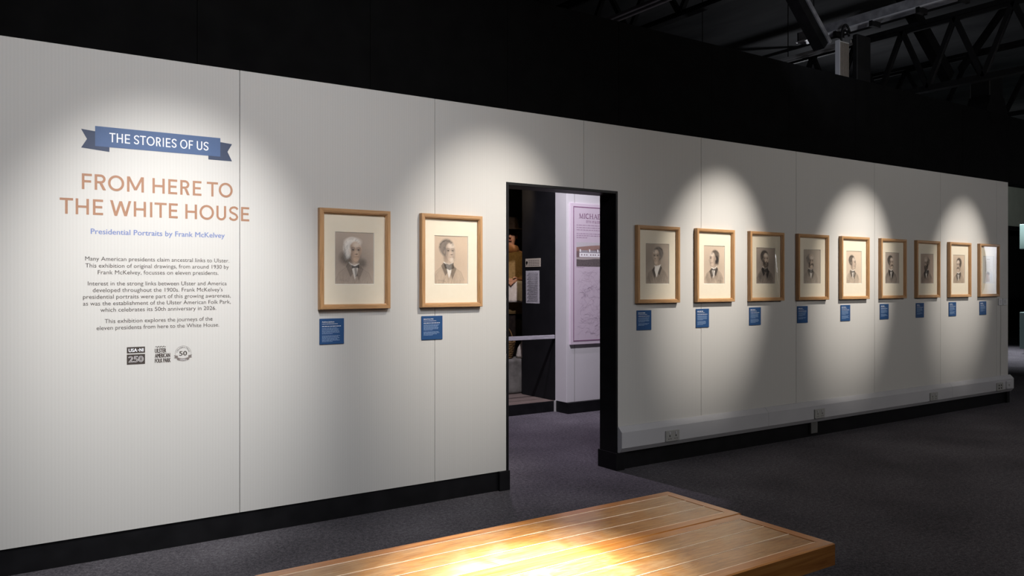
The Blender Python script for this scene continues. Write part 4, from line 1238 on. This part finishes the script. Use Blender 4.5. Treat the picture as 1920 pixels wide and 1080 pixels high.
b = MB(); b.loft([oval(0, 0, .10, .10, 1.47), oval(0, 0, .19, .125, 1.43), oval(0, 0, .215, .155, 1.33, wob=.01), oval(0, 0, .20, .16, 1.10, wob=.015), oval(0, 0, .235, .19, .88, wob=.03), oval(0, .01, .265, .21, .68, wob=.05)])
for sgn in (1, -1):
    b.tube([(0.16*sgn, 0, 1.405), (0.225*sgn, 0.005, 1.30), (0.262*sgn, 0.015, 1.13), (0.215*sgn, -0.10, 1.105), (0.125*sgn, -0.245, 1.10)], [.075, .078, .070, .060, .050], 14)
b.build('coat', M_coat, pr, True)
b = MB(); b.loft([oval(0, 0, .19, .15, .95), oval(0, 0, .24, .19, .60, wob=.03), oval(0, 0, .29, .24, .06, wob=.06)])
b.build('skirt', M_skirt, pr, True)
b = MB()
rg = []
for j in range(9):
    z = 1.10-0.27*j/8
    rg.append([(-0.13+0.30*k/12*(1+0.25*j/8)-0.02*j/8, -0.315+0.02*math.sin(k*1.3+0.4*j)*(0.3+j/8), z-0.04*abs(k/12-0.5)) for k in range(13)])
b.loft(rg, cap=False, closed=False)
cl = b.build('held_cloth', M_linen, None, True)
sol = cl.modifiers.new('thickness', 'SOLIDIFY'); sol.thickness = 0.004
cl.matrix_world = Matrix.Translation((FX, FY, FZ+0.22)) @ Matrix.Rotation(R(-32), 4, 'Z')
tag(cl, 'pale cloth held in the hands of the costumed figure', 'cloth')

# stone block with basket and linen in front of the figure
b = MB(); b.box(-0.42, 0.30, -0.16, 0.16, 0, 0.40, 0.03, 3)
o = b.build('stone_block', M_stone); o.location = (5.32, 3.30, FZ); tag(o, 'grey stone block in front of the costumed figure', 'block')
bk = thing('wicker_basket', 'brown wicker basket with arched handle on the grey stone block', 'basket', (5.12, 3.31, FZ+0.401))
M_wick = noisy('wicker', (0.10, 0.055, 0.02), (0.22, 0.13, 0.055), 60, 0.8, 0.2, bmp=0.5)
b = MB()
for k in range(9):
    z = 0.014+0.022*k; rr = 0.12+0.035*k/8
    b.tube([(rr*1.15*math.cos(a), rr*0.85*math.sin(a), z+0.004*math.sin(12*a+3*k)) for a in np.linspace(0, 2*math.pi, 37)], 0.0125, 6, cap=False)
b.box(-0.10, 0.10, -0.08, 0.08, 0.0, 0.012); b.build('bowl', M_wick, bk, True)
b = MB(); b.tube([(0.17*math.cos(a), 0, 0.19+0.20*math.sin(a)) for a in np.linspace(0, math.pi, 19)], 0.009, 8); b.build('handle', M_wick, bk, True)
b = MB()
rg = [oval(0, 0, .115, .125, 0.0, wob=.06), oval(0, 0, .12, .13, 0.03, wob=.08, ph=1), oval(-.01, 0, .085, .10, .12, wob=.12, ph=2), oval(.02, 0, .055, .06, .22, wob=.12, ph=3), oval(.03, 0, .02, .02, .27)]
b.loft(rg); o = b.build('linen_bundle', M_linen, None, True); o.location = (5.43, 3.22, FZ+0.401)
tag(o, 'crumpled white linen bundle on the grey stone block', 'cloth')

# ------------------------------------------------------------------ roof space above the wall
def truss(x, zt, zb, y0, y1, label, pitch=0.75, ph=0.0, cw=0.05):
    t = thing('roof_truss', label, 'truss', (x, 0, zb), 0, 'steel roof trusses')
    h = zt-zb
    b = MB(); b.box(-0.05, 0.05, y0, y1, h-0.03, h+0.02); b.box(-0.02, 0.02, y0, y1, h-0.07, h-0.03); b.build('top_chord', M_truss, t)
    b = MB(); b.box(-0.05, 0.05, y0, y1, -0.012, 0.012); b.box(-0.015, 0.015, y0, y1, 0.012, 0.06); b.build('bottom_chord', M_truss, t)
    y = y0+ph; k = 0
    while y+pitch/2 < y1:
        b = MB(); b.bar((0, y, 0.03 if k % 2 else h-0.03), (0, y+pitch/2, h-0.03 if k % 2 else 0.03), cw, cw); b.build('web_bar', M_truss, t)
        y += pitch/2; k += 1
truss(9.0, 4.36, 3.58, -1.72, 5.2, 'dark zigzag roof truss nearest the cable tray', 0.60, 0.0)
truss(12.0, 4.72, 3.72, -0.6, 5.4, 'dark zigzag roof truss farther off to the right', 0.95, 0.1)
truss(6.3, 4.95, 4.25, 0.4, 5.2, 'dark roof truss on the left behind the black wall', 0.8, 0.0)

ct = thing('cable_tray', 'long grey steel cable tray with a bright lower lip under the roof', 'cable tray', (7.99, 0, 4.2))
b = MB(); b.box(0.0, 0.012, -5.0, 1.37, 0.0, 0.115); b.box(0.0, 0.14, 1.355, 1.37, 0.0, 0.115); b.build('side', M_galv, ct)
b = MB(); b.box(-0.03, 0.0, -5.0, 1.37, -0.008, 0.006); b.build('lip', M_pvc, ct)  # white colour stands in for light caught on the tray's lower edge
for k, yy in enumerate((0.86, 0.43, -0.08, -0.5, -2.2)):
    b = MB(); b.box(-0.034, 0.12, yy-0.02, yy+0.02, -0.06, 0.0); b.build('bracket', M_truss, ct)
b = MB(); b.box(0.012, 0.14, -5.0, 1.355, 0.0, 0.006); b.build('base', M_galv, ct)
for yy in (1.2, -0.9, -3.5):
    b = MB(); b.cyl((0.07, yy, 0.625), 0.006, 1.25, 8); b.build('hanger_rod', M_truss, ct)

def lighting_track(x, z, y0, y1, label):
    t = thing('lighting_track', label, 'lighting track', (x, 0, z), 0, 'twin lighting tracks')
    for dx in (-0.045, 0.045):
        b = MB(); b.box(dx-0.017, dx+0.017, y0, y1, -0.018, 0.018, 0.004, 1); b.build('track_rail', M_trackgrey, t)
    b = MB(); b.box(-0.02, 0.02, y0, y1, 0.0, 0.03); b.build('spine', M_truss, t)
    for yy in (y0+0.9, y1-0.3):
        b = MB(); b.cyl((0, yy, (5.45-z)/2), 0.006, 5.45-z, 8); b.build('hanger_rod', M_truss, t)
M_trackgrey = noisy('matt_grey_track', (0.24, 0.24, 0.245), (0.30, 0.30, 0.305), 6, 0.8, 0.1)
M_ribbed = noisy('taupe_ribs', (0.13, 0.11, 0.09), (0.18, 0.15, 0.125), 10, 0.6, 0.3)
lighting_track(8.50, 4.20, 0.98, 3.6, 'twin grey lighting track below the cable tray')
lighting_track(5.66, 4.20, -0.4, 3.6, 'twin grey lighting track at the top edge left of the trusses')

st = thing('sloping_strut', 'steep dark strut with a grey lit face crossing the cable tray', 'strut', (7.62, 0.80, 3.95))
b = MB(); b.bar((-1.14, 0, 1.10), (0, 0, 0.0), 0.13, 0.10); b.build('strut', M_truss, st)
b = MB(); b.bar((-1.02, -0.035, 1.12), (0.09, -0.035, 0.05), 0.055, 0.05); b.build('lit_face', M_galv, st)  # paler bar paints the light on this side of the dark strut

ub = thing('ribbed_box', 'upright pale ribbed metal box rising behind the black wall', 'ceiling equipment', (7.515, 0.45, 3.25))
b = MB(); b.box(-0.080, 0.085, 0.0, 0.045, 0.0, 0.655, 0.004, 1); b.build('body', M_pvc2, ub)
b = MB()
for k in range(8): b.box(-0.07+0.019*k, -0.062+0.019*k, -0.006, 0.002, 0.02, 0.64)
b.build('ribs', M_ribbed, ub)
b = MB(); b.box(-0.087, -0.079, -0.004, 0.048, 0.0, 0.660); b.build('side_panel', M_pvc, ub)
b = MB(); b.box(-0.06, 0.06, -0.262, 0.0, 0.03, 0.06); b.build('bracket', M_truss, ub)
for k, (dy, hh) in enumerate(((0.012, 0.20), (0.034, 0.15))):
    b = MB(); b.tube([(-0.04+0.17*(1-math.cos(a))/2+0.03*k, dy, 0.64+hh*math.sin(a)) for a in np.linspace(0, 2.4, 12)], 0.012, 8); b.build('cable', M_truss, ub, True)

b = MB(); b.bar((8.60, 0.86, 5.45), (10.36, 0.86, 4.03), 0.12, 0.15)
tag(b.build('diagonal_brace', M_truss), 'thick dark diagonal brace between the roof trusses', 'brace')
b = MB(); b.bar((11.27, 1.15, 4.33), (12.55, 1.15, 5.45), 0.07, 0.08)
tag(b.build('diagonal_brace', M_truss), 'thin dark brace leaning right between the roof trusses', 'brace')
b = MB(); b.box(-0.17, 0.17, -0.12, 0.12, 0, 3.98, 0.01, 1); b.prism([(-0.17, 3.72), (-0.30, 3.45), (-0.30, 3.3), (0.30, 3.3), (0.30, 3.45), (0.17, 3.72)], -0.13, 0.13)
o = b.build('steel_column', M_truss); o.location = (10.60, 0.50, 0.0); tag(o, 'black flared steel column behind the wall, on the right', 'column')
b = MB(); b.box(-0.125, 0.125, -0.03, 0.03, 0, 4.03, 0.01, 1)
o = b.build('ceiling_duct', M_truss); o.location = (7.87, 0.48, 0.0); tag(o, 'dark upright duct just right of the pale ribbed box', 'duct')

# ------------------------------------------------------------------ display case at the far end of the hall
M_mint = noisy('mint_green_paint', (0.20, 0.29, 0.275), (0.225, 0.315, 0.30), 4, 0.5, 0.3)
dc = thing('display_case', 'pale mint display case with glass middle, far off at the right edge', 'display case', (17.72, 2.45, 0), R(0))
b = MB(); b.box(-0.55, 0.55, -0.45, 0.45, 0, 0.10); b.build('foot', M_blackgloss, dc)
b = MB(); b.box(-0.62, 0.62, -0.5, 0.5, 0.10, 0.82, 0.01, 2); b.build('plinth', M_mint, dc)
b = MB(); b.box(-0.52, 0.52, 0.0, 0.44, 0.82, 2.06); b.build('backdrop', M_mint, dc)
b = MB(); b.box(-0.53, 0.53, -0.45, 0.45, 0.821, 2.059); b.build('glass_hood', M_glass, dc)
b = MB(); b.box(-0.62, 0.62, -0.5, 0.5, 2.06, 2.55, 0.01, 2); b.build('canopy', M_mint, dc)

# ------------------------------------------------------------------ added reflector board out of view to the right, mirrored in the glazing
sp_ = thing('reflector_board', 'white reflector board added beyond the right edge, mirrored in the picture glazing', 'reflector', (13.0, -1.40, 0))
b = MB(); b.box(0, 0.05, -0.52, 0.50, 0.35, 2.55, 0.004, 1); b.build('board', M_pier, sp_)
for yy in (-0.42, 0.40):
    b = MB(); b.box(-0.25, 0.30, yy-0.03, yy+0.03, 0, 0.03, 0.003, 1); b.box(0.012, 0.038, yy-0.02, yy+0.02, 0.03, 0.36); b.build('foot', M_galv, sp_)
